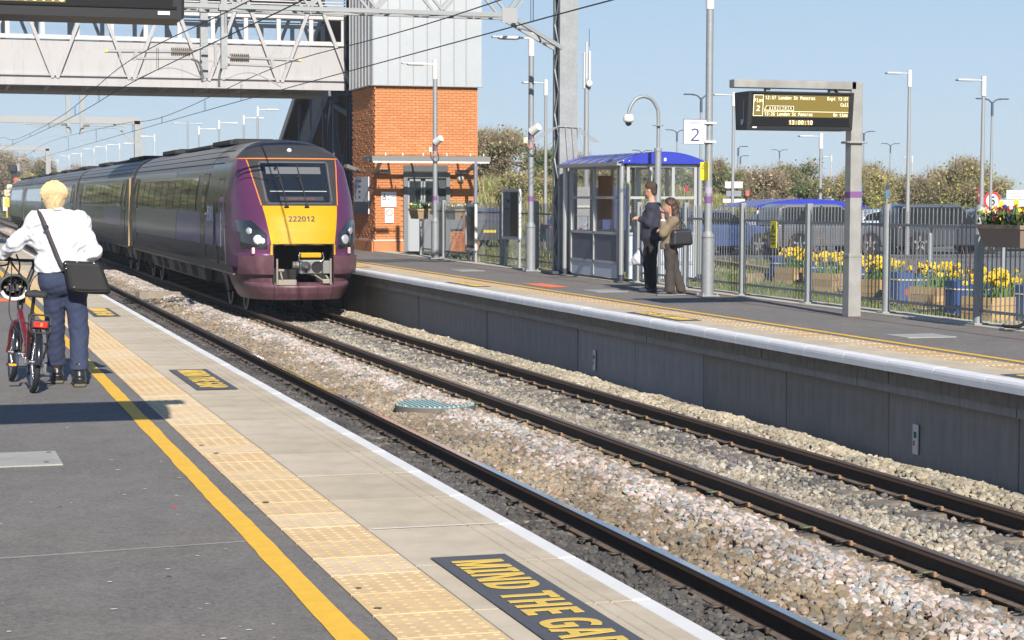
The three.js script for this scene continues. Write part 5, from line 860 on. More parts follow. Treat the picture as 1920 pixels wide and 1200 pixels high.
const dHead = mg([...Array.from({ length: 6 }, (_, k) => new THREE.CircleGeometry(.022, 5).translate(0, .026, 0).rotateZ(k * 1.047)), cy(.016, .011, .028, 8).rotateX(Math.PI / 2).translate(0, 0, .014)]);
function woodBox(label, x, z, ry) {
  const t = thing('wooden_planter', label, 'planter box', [x, gy, z], ry, 'wooden boxes of daffodils');
  const p = (w, h, d, X, Y, Z_) => M('plank', bx(w, h, d, X, Y, Z_), plankTone[Math.floor(rnd() * 3)], t);
  for (let k = 0; k < 3; k++) { const y = .065 + k * .128; p(.8, .122, .04, 0, y, .27); p(.8, .122, .04, 0, y, -.27); p(.04, .122, .5, -.38, y, 0); p(.04, .122, .5, .38, y, 0); }
  M('soil', bx(.72, .02, .5, 0, .34, 0), soil, t);
  M('daffodil_leaves', strewn(150, leafBlade(.34, .02), [-.36, .36, .33, .35, -.25, .25], .35, .7, 1.15), daffStem, t);
  M('daffodil_blooms', mg(Array.from({ length: 76 }, () => dHead.clone().scale(1.0, 1.0, 1.0).rotateX(rr(-.3, .2)).rotateY(rr(-1.2, 1.2)).translate(rr(-.4, .4), rr(.55, .78), rr(-.28, .28)))), daffY, t);
}
[['tub', 18.0, -38.5, 'farthest blue octagonal tub, left of the row behind the warning plate'], ['tub', 17.65, -36.0, 'blue octagonal tub second farthest along the verge'], ['tub', 17.0, -32.7, 'blue octagonal tub right beside the departure board post'], ['tub', 16.55, -30.3, 'blue octagonal tub behind the second fence post right of the board post'], ['tub', 15.75, -26.9, 'blue octagonal tub behind the fence post below the pansy box'], ['tub', 15.95, -25.2, 'blue octagonal tub at the right edge of the photo'],
 ['wood', 17.75, -37.4, 'wooden daffodil box farthest along the verge'], ['wood', 17.1, -34.3, 'wooden daffodil box left of the departure board post'], ['wood', 16.7, -31.6, 'wooden daffodil box just right of the departure board post'], ['wood', 16.15, -28.6, 'wooden daffodil box between two blue tubs, full of blooms'], ['wood', 15.35, -25.5, 'wooden daffodil box nearest, under the pansy box']].forEach(([k, x, z, l]) => k === 'tub' ? tub(l, x, z) : woodBox(l, x, z, .35));
for (const [a, b, l] of [[[20.3, -47.9], [19.0, -40.6], 'long timber edging along the verge behind the railing'], [[19.0, -40.4], [17.2, -38.6], 'short timber edging near the farthest blue tub']]) solo('timber_edging', l, 'edging', wuv(bar([a[0], gy + .08, a[1]], [b[0], gy + .08, b[1]], .2, .22), .6), woodTan);
solo('verge_kerb', 'pale gravel kerb strip running in front of the planters', 'kerb', wuv(bar([19.4, gy + .01, -46], [14.6, gy + .01, -22], .5, .06), .6), clay(tinted([.45, .36, .26], .3, 128, 12, .4), .95));
for (const [x, z, h, l] of [[23.8, -42.6, .95, 'grey round bollard on the car park edge'], [17.62, -36.6, .5, 'short white bollard beside a blue tub'], [25.2, -41.5, .9, 'thin white post by the car park right of the bollard']]) solo('bollard', l, 'bollard', mg([cy(.06, .06, h, 14, 0, h / 2, 0), sp(.06, 12, 0, h, 0)]), h < .6 ? mat(.6, .58, .52, .7) : galv, [x, gy, z]);
// ---- mesh fence in front of the cars
{
  const t = thing('mesh_fence', 'dark welded mesh fence in front of the parked cars', 'fence', [0, gy, -52.6]), mm = mat(.035, .037, .042, .6, .3);
  for (let b = 0; b < 7; b++) { const x0 = 19.5 + b * 2.5; M('mesh_panel', mg([...Array.from({ length: 31 }, (_, k) => bx(.008, 1.42, .008, x0 + k * 2.5 / 31, .73, 0)), ...Array.from({ length: 18 }, (_, k) => bx(2.5, .008, .008, x0 + 1.25, .06 + k * .08, .008))]), mm, t); M('post', bx(.06, 1.5, .06, x0, .75, -.04), steelDark, t); }
}
// ---- parked cars
function car(label, x, z, ry, paint, kind = 0) {
  const t = thing('parked_car', label, 'car', [x, gy, z], ry, 'cars in the car park'), H = [1.46, 1.66, 1.42][kind], bodyM = phy(...paint, .25, { clearcoat: .8, clearcoatRoughness: .08 });
  const wh = [-1.28, 1.3], R_ = .34 + (kind === 1 ? .03 : 0), arch = c => { const l = []; for (let k = 0; k <= 10; k++) { const a = Math.PI * (1 - k / 10); l.push([c + Math.cos(a) * (R_ + .05), .3 + Math.sin(a) * (R_ + .05)]); } return l; };
  const side = [[-2.05, .28], ...arch(wh[0]), ...arch(wh[1]), [2.08, .28], [2.12, .55], [2.05, .78], [1.85, .92], [.95, 1.0], [-1.9, 1.02], [-2.1, .9], [-2.12, .5]];
  M('body', toCreasedNormals(extr(side, 1.76, .07), .7), bodyM, t);
  const top = kind === 1 ? [[1.0, .98], [.35, H - .05], [.1, H], [-1.7, H], [-1.95, H - .12], [-2.05, .98]] : [[1.05, .98], [.25, H - .06], [0, H], [-1.1, H - .02], [-1.75, 1.25], [-1.98, .98]];
  M('roof', toCreasedNormals(extr(top.map(([a, b]) => [a * .985, b]), 1.42, .09), .7), bodyM, t);
  const gl = k => top.map(([a, b]) => [(a - -.3) * k + -.3, .98 + (Math.min(b, H - .07) - .98) * .93 + .015]);
  const w = M('side_windows', extr(gl(.93), 1.435, .01), trainGlass, t); M('window_pillar', mg([bx(.07, H - 1.05, 1.45, -.42, (H + .95) / 2, 0)]), blackRubber, w);
  M('windscreen', loft([[[1.07, 1.0, -.62], [1.07, 1.0, .62]], [[.30, H - .06, -.56], [.30, H - .06, .56]]], false), trainGlass, t);
  for (const c of wh) for (const s of [-1, 1]) { const g = M('wheel', cy(R_, R_, .22, 24).rotateX(Math.PI / 2), blackRubber, t, [c, R_, s * .77]); M('hub', mg([cy(R_ * .25, R_ * .25, .02, 10).rotateX(Math.PI / 2), ...Array.from({ length: 5 }, (_, k) => bx(.07, R_ * .62, .02, 0, R_ * .35, 0).rotateZ(k * 1.2566))]), mat(.55, .56, .57, .35, .7), g, [0, 0, s * .11]); }
  M('headlight', mg([-1, 1].map(s => rb(.2, .12, .3, .04, 2.0, .72, s * .62))), mat(.6, .62, .65, .2, .3), t); M('tail_light', mg([-1, 1].map(s => rb(.1, .2, .2, .03, -2.05, .85, s * .7))), mat(.35, .02, .02, .3), t);
  M('number_plate', mg([bx(.02, .1, .5, 2.12, .42, 0), bx(.02, .1, .5, -2.13, .6, 0)]), mat(.75, .6, .08, .5), t);
}
const P_ = Math.PI;
[[32.4, -57.2, 0, [.07, .075, .09], 1, 'dark grey sports utility car facing right behind the mesh fence'], [36.8, -59.5, P_, [.62, .64, .66], 0, 'white car at the right end of the front row'], [28.0, -57.2, .05, [.14, .145, .16], 1, 'dark four wheel drive left of the departure board post line'], [24.2, -57.5, .3, [.06, .10, .24], 0, 'blue car left of the cycle shelter behind the railing'], [20.2, -55.5, .4, [.30, .33, .37], 0, 'silver blue car seen low through the shelter glass'], [35.5, -66, 0, [.42, .47, .53], 0, 'pale blue silver car in the second row behind the dark one'], [30.6, -66.5, P_, [.3, .31, .33], 2, 'grey car in the second row behind the four wheel drive'], [40.6, -67, 0, [.05, .05, .06], 0, 'black car in the second row far right'], [26.0, -67, 0, [.5, .5, .52], 2, 'silver car in the second row left of the cycle shelter'], [22.8, -64, .3, [.07, .09, .15], 0, 'navy car beyond the silver one at the shelter side'], [19.8, -70, 1.57, [.12, .12, .13], 0, 'grey car end on, seen through the railing left of the shelter']].forEach(([x, z, ry, c, k, l]) => car(l, x, z, ry, c, k));
{ // cycle shelter
  const t = thing('cycle_shelter', 'low cycle shelter with a curved blue roof in the car park', 'shelter', [0, gy, 0]), blue = mat(.022, .035, .36, .45), wp = mat(.6, .6, .6, .5), a = []; for (let k = 0; k <= 12; k++) { const u = k / 12 * 2 - 1; a.push([28.0 + u * 2.05, 1.55 + .27 * (1 - u * u)]); }
  M('roof', loft([-58.0, -61.0].map(z => a.map(p => [p[0], p[1], z])), false), blue, t); M('fascia', extr([...a, [30.05, 1.52], [25.95, 1.52]], .05).translate(0, 0, -57.97), blue, t); for (let k = 0; k < 6; k++) M('roof_rib', loft([-58.3 - k * .45, -58.4 - k * .45].map(z => a.slice(0, 6).map(p => [p[0], p[1] + .01, z])), false), wp, t);
  for (const x of [26.1, 27.4, 28.6, 29.9]) M('post', bx(.07, 1.55, .07, x, .78, -58.1), wp, t); M('diagonal_brace', mg([bar([26.2, .1, -58.1], [27.4, 1.2, -58.1], .06), bar([28.7, 1.2, -58.1], [29.8, .3, -58.1], .06), bar([26.1, .7, -58.1], [29.9, .7, -58.1], .05)]), wp, t);
}
// ---- road signs and boards of the car park
function roadSign(label, x, z, y, make) { const t = thing('road_sign', label, 'sign', [x, gy, z]); M('sign_pole', cy(.035, .035, y - gy + .3, 8, 0, (y - gy + .3) / 2, -.03), galvDull, t); make(t, y - gy); }
const disc = (r, m, t, y, z = 0, n = 'sign_face') => M(n, cy(r, r, .015, 24).rotateX(P_ / 2), m, t, [0, y, z]);
roadSign('round white speed limit sign reading 5 with red rim', 44.94, -75, 1.5, (t, y) => { disc(.42, mat(.6, .03, .04, .5), t, y, .01); disc(.31, whitePaint, t, y, .02, 'sign_centre'); M('lettering', letters('5', .4, .006), mat(.02, .02, .02), t, [0, y, .03]); });
roadSign('dark red no entry sign turned edge on', 44.3, -75, 1.75, (t, y) => { const f = disc(.4, mat(.42, .02, .03, .5), t, y, .01); f.rotation.y = .9; M('white_bar', bx(.5, .1, .02), whitePaint, t, [0, y, .03], [0, .9, 0]); disc(.3, whitePaint, t, y - .9, .01, 'lower_disc').rotation.y = .9; });
roadSign('large white notice board at the right edge above the pansies', 46.3, -75, 1.0, (t, y) => { M('sign_face', rb(2.6, .8, .04, .01, .3, y + .15, 0, 1), whitePaint, t); M('upper_board', rb(.9, .4, .04, .01, -.2, y + .78, 0, 1), whitePaint, t); M('dark_bars', mg([bx(.5, .05, .01, -.25, y + .84, .03), bx(.6, .05, .01, -.2, y + .72, .03)]), mat(.4, .4, .42), t); });
roadSign('white direction boards left of the cycle shelter roof', 32.6, -75, 1.6, (t, y) => { M('sign_face', rb(.8, .28, .04, .01, 0, y + .55, 0, 1), whitePaint, t); M('middle_board', rb(.7, .25, .04, .01, 0, y + .18, 0, 1), mat(.2, .22, .26, .6), t); M('lower_board', rb(1.0, .16, .04, .01, 0, y - .12, 0, 1), whitePaint, t); M('red_notice', bx(.16, .24, .03, .62, y + .2, 0), mat(.5, .1, .1), t); });
roadSign('blue parking notice on a pole right of the departure board post', 38.5, -75, 1.85, (t, y) => { M('sign_face', rb(.2, .5, .03, .01, 0, y + .1, 0, 1), mat(.08, .16, .34, .5), t); M('lower_plate', rb(.2, .4, .03, .01, 0, y - .4, 0, 1), mat(.10, .18, .36, .5), t); });
roadSign('small dark blue parking notice further right above the railing', 39.8, -75, 1.85, (t, y) => { disc(.1, mat(.03, .05, .09, .5), t, y + .22, .02); M('sign_face', rb(.17, .34, .03, .01, 0, y - .08, 0, 1), mat(.06, .16, .30, .5), t); });
{ const t = thing('sign_back', 'rounded grey back of a large sign behind the left poster case', 'sign', [16.1, gy, -46.6]); M('sign_plate', rb(.55, .75, .03, .12, 0, 1.75, 0, 3), galvDull, t); M('clamp_bar', bx(.5, .05, .05, 0, 1.62, .03), mat(.5, .5, .45), t); M('sign_leg', mg([bx(.06, 1.6, .06, -.15, .8, -.03), bx(.06, 1.6, .06, .15, .8, -.03)]), galvDull, t); }
solo('equipment_cabinet', 'tall dark blue equipment cabinet behind the railing by the gantry column', 'cabinet', rb(.62, 2.1, .6, .03), mat(.035, .055, .16, .5), [15.6, gy + 1.05, -43.2]);
{ // signal and marker far down the line
  const t = thing('railway_signal', 'railway signal showing red at the far left above the last car', 'signal', [9.95, -.9, -232]); M('signal_post', cy(.35, .35, 6.3, 10, .35, 3.15, -.5), galvDull, t); const h = M('signal_head', mg([rb(1.1, 1.6, .4, .1, 0, 4.6, 0), rb(1.0, .9, .5, .3, -.3, 5.7, .3)]), blackRubber, t);
  M('red_lamp', new THREE.CircleGeometry(.27, 20).translate(.05, 4.4, .22), new THREE.MeshStandardMaterial({ color: lin(.6, .01, .02), emissive: lin(1, .04, .06), emissiveIntensity: 1.1 }), h);
  const m = thing('marker_post', 'white and yellow marker board on a post at the far left', 'sign', [8.9, -.9, -231]); M('post', cy(.09, .09, 3.2, 8, 0, 1.6, 0), mat(.7, .42, .05, .6), m); M('board', mg([bx(.9, .7, .1, .2, 2.9, 0), bx(.6, .5, .1, .35, 3.6, 0), bx(.5, 1.6, .1, -.2, 1.6, .05)]), whitePaint, m); M('yellow_plate', bx(.55, 1.1, .08, 0, 1.8, .12), mat(.75, .45, .05), m);
}
// ================================================================ people, bicycle, bags
function skin(bones, cell, k = .03, clip, bump) {          // tapered capsules joined smoothly, meshed by surface nets
  const lo = [9e9, 9e9, 9e9], hi = [-9e9, -9e9, -9e9];
  for (const [a, b, ra, rb2 = ra] of bones) for (let i = 0; i < 3; i++) { lo[i] = Math.min(lo[i], a[i] - ra, b[i] - rb2); hi[i] = Math.max(hi[i], a[i] + ra, b[i] + rb2); }
  for (let i = 0; i < 3; i++) { lo[i] -= cell * 3 + .01; hi[i] += cell * 3 + .01; }
  const n = [0, 1, 2].map(i => Math.ceil((hi[i] - lo[i]) / cell) + 1), F = new Float32Array(n[0] * n[1] * n[2]).fill(1), at = (i, j, q) => (q * n[1] + j) * n[0] + i;
  for (const [a, b, ra, rb2 = ra] of bones) {
    const mx = Math.max(ra, rb2) + k * 2 + cell * 3, d = [b[0] - a[0], b[1] - a[1], b[2] - a[2]], L = d[0] * d[0] + d[1] * d[1] + d[2] * d[2] + 1e-9, r0 = [], r1 = [];
    for (let i = 0; i < 3; i++) { r0[i] = Math.max(0, Math.floor((Math.min(a[i], b[i]) - mx - lo[i]) / cell)); r1[i] = Math.min(n[i] - 1, Math.ceil((Math.max(a[i], b[i]) + mx - lo[i]) / cell)); }
    for (let q = r0[2]; q <= r1[2]; q++) for (let j = r0[1]; j <= r1[1]; j++) for (let i = r0[0]; i <= r1[0]; i++) {
      const x = lo[0] + i * cell - a[0], y = lo[1] + j * cell - a[1], z = lo[2] + q * cell - a[2]; let t = (x * d[0] + y * d[1] + z * d[2]) / L; t = t < 0 ? 0 : t > 1 ? 1 : t;
      const e = Math.hypot(x - d[0] * t, y - d[1] * t, z - d[2] * t) - (ra + (rb2 - ra) * t), o = at(i, j, q), f = F[o], h = Math.max(0, k - Math.abs(f - e)) / k; F[o] = Math.min(f, e) - h * h * k * .25;
    }
  }
  if (clip || bump) for (let q = 0; q < n[2]; q++) for (let j = 0; j < n[1]; j++) for (let i = 0; i < n[0]; i++) { const p = [lo[0] + i * cell, lo[1] + j * cell, lo[2] + q * cell], o = at(i, j, q); if (bump) F[o] += bump(p); if (clip) F[o] = Math.max(F[o], clip(p)); }
  const id = new Int32Array(F.length).fill(-1), pos = [], idx = [];
  for (let q = 0; q < n[2] - 1; q++) for (let j = 0; j < n[1] - 1; j++) for (let i = 0; i < n[0] - 1; i++) {
    let c = 0, sx = 0, sy = 0, sz = 0, m = 0; for (let v = 0; v < 8; v++) if (F[at(i + (v & 1), j + (v >> 1 & 1), q + (v >> 2))] < 0) m |= 1 << v; if (m === 0 || m === 255) continue;
    for (let v = 0; v < 8; v++) for (let s = 0; s < 3; s++) { if (v >> s & 1) continue; const w = v | 1 << s, fa = F[at(i + (v & 1), j + (v >> 1 & 1), q + (v >> 2))], fb = F[at(i + (w & 1), j + (w >> 1 & 1), q + (w >> 2))]; if ((fa < 0) === (fb < 0)) continue; const t = fa / (fa - fb); sx += (v & 1) + (s === 0 ? t : 0); sy += (v >> 1 & 1) + (s === 1 ? t : 0); sz += (v >> 2) + (s === 2 ? t : 0); c++; }
    id[at(i, j, q)] = pos.length / 3; pos.push(lo[0] + (i + sx / c) * cell, lo[1] + (j + sy / c) * cell, lo[2] + (q + sz / c) * cell);
  }
  const quad = (a, b, c, d, flip) => { if (a < 0 || b < 0 || c < 0 || d < 0) return; flip ? idx.push(a, c, b, a, d, c) : idx.push(a, b, c, a, c, d); };
  for (let q = 1; q < n[2] - 1; q++) for (let j = 1; j < n[1] - 1; j++) for (let i = 1; i < n[0] - 1; i++) {
    const f = F[at(i, j, q)] < 0;
    if (f !== F[at(i + 1, j, q)] < 0) quad(id[at(i, j - 1, q - 1)], id[at(i, j, q - 1)], id[at(i, j, q)], id[at(i, j - 1, q)], !f);
    if (f !== F[at(i, j + 1, q)] < 0) quad(id[at(i - 1, j, q - 1)], id[at(i - 1, j, q)], id[at(i, j, q)], id[at(i, j, q - 1)], !f);
    if (f !== F[at(i, j, q + 1)] < 0) quad(id[at(i - 1, j - 1, q)], id[at(i, j - 1, q)], id[at(i, j, q)], id[at(i - 1, j, q)], !f);
  }
  const g = new THREE.BufferGeometry(); g.setAttribute('position', new THREE.Float32BufferAttribute(pos, 3)); g.setIndex(idx); g.computeVertexNormals(); return g;
}
const folds = (amp, f, s = 0) => p => amp * (Math.sin(p[0] * f * 1.7 + p[1] * f * .8 + s + 2.2 * Math.sin(p[1] * f * .35 + p[2] * 7)) * .5 + Math.sin(p[1] * f * 1.3 - p[0] * f * .6 + p[2] * f * .9 + 1.7 * s) * .5);
const skinTone = mat(.56, .30, .20, .6), skinTone2 = mat(.52, .27, .18, .6);
const cloth = (r, g, b, ro = .9) => clay(tinted([r, g, b], .08, 128, 16, .12), ro);
function hand(o, dir, s = 1) {                             // a loosely closed hand: palm, four bent fingers, thumb
  const [x, y, z] = o, [dx, dy, dz] = dir, l = [[[x, y, z], [x + dx * .05, y + dy * .05, z + dz * .05], .026 * s, .03 * s]];
  const side = Math.abs(dz) > .6 ? [1, 0, 0] : [0, 0, 1];
  for (let k = 0; k < 4; k++) { const w = (k - 1.5) * .019 * s, L = [.9, 1, .95, .75][k], b = [x + dx * .06 + side[0] * w, y + dy * .06 + side[1] * w, z + dz * .06 + side[2] * w], c = [b[0] + dx * .03 * L, b[1] + dy * .03 * L - .012, b[2] + dz * .03 * L], e = [c[0] + dx * .006, c[1] - .03 * L, c[2] + dz * .006]; l.push([b, c, .0095 * s, .009 * s], [c, e, .009 * s, .0075 * s]); }
  l.push([[x + dx * .02 + side[0] * .03, y + .005, z + dz * .02 + side[2] * .03], [x + dx * .055 + side[0] * .04, y - .012, z + dz * .055 + side[2] * .04], .012 * s, .009 * s]); return l;
}
// ---- the cyclist walking beside her bicycle
{
  const t = thing('person', 'person in a white shirt and navy trousers walking a folding bicycle', 'person', [1.13, 0, -16.62]);
  const Ls = [-.245, 1.385, -.01], Le = [-.425, 1.20, -.04], Lh = [-.535, 1.085, -.25], Rs = [.10, 1.385, -.01], Re = [.22, 1.13, .02], Rh = [.17, 1.05, -.22];
  const hip = [-.03, .93, 0], Lk = [-.105, .49, -.10], La = [-.085, .10, -.20], Rk = [.085, .47, .03], Ra = [.075, .10, .16];
  const torso = [[[-.03, .95, 0], [-.07, 1.24, -.01], .115, .135], [Ls, Rs, .07], [[-.12, .93, 0], [.06, .93, 0], .11], [[-.17, 1.22, -.01], [.03, 1.22, -.01], .1]], head = [[[-.09, 1.42, 0], [-.1, 1.52, -.01], .052, .05], [[-.104, 1.56, -.035], [-.104, 1.63, -.01], .078, .092], [[-.104, 1.53, -.075], [-.104, 1.56, -.09], .045, .05], [[-.104, 1.565, -.13], [-.104, 1.58, -.125], .012], [[-.197, 1.575, -.01], [-.2, 1.60, -.005], .012, .017], [[-.011, 1.575, -.01], [-.008, 1.60, -.005], .012, .017]];
  const limbs = [[Ls, Le, .05, .042], [Le, Lh, .04, .028], [Rs, Re, .05, .042], [Re, Rh, .04, .028], [[-.11, .92, 0], Lk, .085, .058], [Lk, La, .055, .04], [[.05, .92, 0], Rk, .085, .058], [Rk, Ra, .055, .04]];
  M('body', mg([skin([...torso, ...limbs, ...head], .011, .03), skin([...hand([-.535, 1.085, -.25], [-.25, 0, -.97]), ...hand([.17, 1.05, -.22], [-.1, 0, -1])], .0042, .008)]), skinTone, t);
  const shirt = M('shirt', skin([...torso.map(([a, b, r, s = r]) => [a, b, r + .022, s + .022]), [[-.06, 1.0, 0], [-.07, 1.2, 0], .135, .14], [[-.16, 1.02, .01], [.05, 1.02, .01], .115], [Ls, Le, .072, .06], [Le, [-.525, 1.10, -.2], .06, .042], [Rs, Re, .072, .06], [Re, [.18, 1.055, -.17], .058, .042], [[-.15, 1.435, 0], [-.03, 1.435, 0], .06]], .0105, .05, p => Math.max(.985 + .03 * Math.sin(p[0] * 9) - p[1], p[1] - 1.49), p => folds(.007, 36)(p) + folds(.005, 70, 2)(p)), clay(tinted([.62, .62, .66], .05, 128, 12, .04), .9), t);
  M('collar', new THREE.TorusGeometry(.062, .016, 8, 24).rotateX(P_ / 2 - .15).translate(-.092, 1.486, 0), mat(.62, .62, .66, .9), shirt);
  M('trousers', skin([[[-.12, .95, 0], [.06, .95, 0], .125], [[-.12, .88, .02], [.06, .88, .02], .125, .125], [[-.11, .9, 0], Lk, .105, .08], [Lk, La, .078, .078], [[.05, .9, 0], Rk, .105, .08], [Rk, Ra, .078, .078]], .0105, .03, p => Math.max(p[1] - 1.03, (p[2] < -.05 ? .155 : .145) - p[1]), p => folds(.004, 30, 1)(p) + folds(.003, 66, 4)(p)), cloth(.026, .036, .076), t);
  M('belt', skin([[[-.13, 1.0, 0], [.07, 1.0, 0], .124]], .011, .01, p => Math.abs(p[1] - 1.005) - .017), blackRubber, t);
  for (const [a, dz] of [[La, -.20], [Ra, .16]]) { const b = M('boot', skin([[[a[0], .17, a[2]], [a[0], .06, a[2]], .052, .05], [[a[0], .055, a[2] + .03], [a[0], .045, a[2] - .15], .052, .042]], .008, .03, p => .012 - p[1], p => .0025 * Math.sin(p[1] * 150)), phy(.014, .013, .012, .35, { clearcoat: .4 }), t); M('boot_sole', rb(.1, .03, .31, .014, a[0], .016, a[2] - .07), mat(.10, .085, .06, .7), b); }
  M('hair', skin([[[-.104, 1.58, .0], [-.104, 1.625, -.01], .098, .108], [[-.104, 1.52, .02], [-.104, 1.6, .028], .058, .09]], .0075, .03, p => Math.max(1.487 - p[1] + (p[2] > 0 ? 0 : .07), -p[2] - .085), p => .0022 * Math.sin(p[0] * 140 + 3 * Math.sin(p[1] * 30)) + .0016 * Math.sin(p[0] * 260 + p[2] * 120 + 2 * Math.sin(p[1] * 50)) - .012 * Math.max(0, 1 - Math.hypot(p[0] + .09, p[1] - 1.70, p[2] - .02) / .06)), clay(tex(128, (u, v) => { const k = .75 + .5 * fbm(u, v, 12, 4); return [s1(.66 * k), s1(.50 * k), s1(.27 * k)]; }), .7), t); t.children[t.children.length - 1].geometry = wuv(t.children[t.children.length - 1].geometry, .25);
  { // loose strands over the short hair
    const pos = [], col = []; for (let i = 0; i < 900; i++) { const az = rr(-.4, Math.PI + .4), st = rr(.05, .9), sw = rr(-.35, .35), w = rr(.0014, .003), k = rr(.6, 1.15), P3 = []; for (let j = 0; j < 5; j++) { const ph = st + j * .29, a = az + sw * j * .25, r = 1 + .05 * rnd() + (ph > 1.5 ? -.12 * (ph - 1.5) : .02); P3.push([-.104 + Math.cos(a) * Math.sin(ph) * .108 * r, 1.612 + Math.cos(ph) * .112 * r, .005 + Math.sin(a) * Math.sin(ph) * .115 * r]); }
      for (let j = 0; j < 4; j++) { const a = P3[j], b = P3[j + 1]; if (b[1] < 1.478 + .03 * rnd()) break; pos.push(a[0] - w, a[1], a[2], a[0] + w, a[1], a[2], b[0], b[1], b[2]); for (let q = 0; q < 3; q++) col.push(.62 * k, .47 * k, .25 * k); } }
    const g = new THREE.BufferGeometry(); g.setAttribute('position', new THREE.Float32BufferAttribute(pos, 3)); g.setAttribute('color', new THREE.Float32BufferAttribute(col, 3)); g.computeVertexNormals(); const hs = M('hair_strands', g, new THREE.MeshStandardMaterial({ vertexColors: true, roughness: .7, side: THREE.DoubleSide }), t); hs.userData.kind = 'stuff';
  }
  // shoulder bag
  const b = thing('shoulder_bag', 'black shoulder bag hanging at the hip of the person with the bicycle', 'bag', [1.13, 0, -16.62]);
  const bagM = clay(tinted([.009, .009, .010], .2, 128, 10, .2), .7);
  { const g = rb(.335, .275, .13, .045, 0, 0, 0, 5), p = g.attributes.position; for (let i = 0; i < p.count; i++) { const x = p.getX(i), y = p.getY(i), z = p.getZ(i); p.setXYZ(i, .135 + x * (1.02 - y * .45) - y * .26, .92 + y - x * .06, .195 + z * (1 + .5 * (.14 - Math.abs(x) * .5 - y * .3)) - x * .12 + .006 * Math.sin(x * 22 + y * 30)); } g.computeVertexNormals(); M('bag_body', g, bagM, b); }
  M('flap_seam', tube([[-.005, 1.03, .287], [.015, .9, .288], [.05, .815, .28], [.3, .80, .242]], .005, 30, 6), blackRubber, b); M('strap', tube([[-.21, 1.43, -.09], [-.235, 1.47, .0], [-.205, 1.40, .13], [-.14, 1.22, .175], [-.07, 1.04, .19], [-.03, 1.0, .2]], .018, 40, 8).scale(1, 1, 1), mat(.05, .04, .045, .8), b);
  M('buckle', rb(.05, .03, .02, .006).rotateZ(.4).translate(-.185, 1.34, .165), blackRubber, b); for (const p of [[-.035, 1.04, .28], [-.03, 1.0, .282], [.06, 1.052, .255], [.2, 1.04, .235], [.03, .845, .292]]) M('rivet', sp(.009, 8, ...p), chrome, b);
}
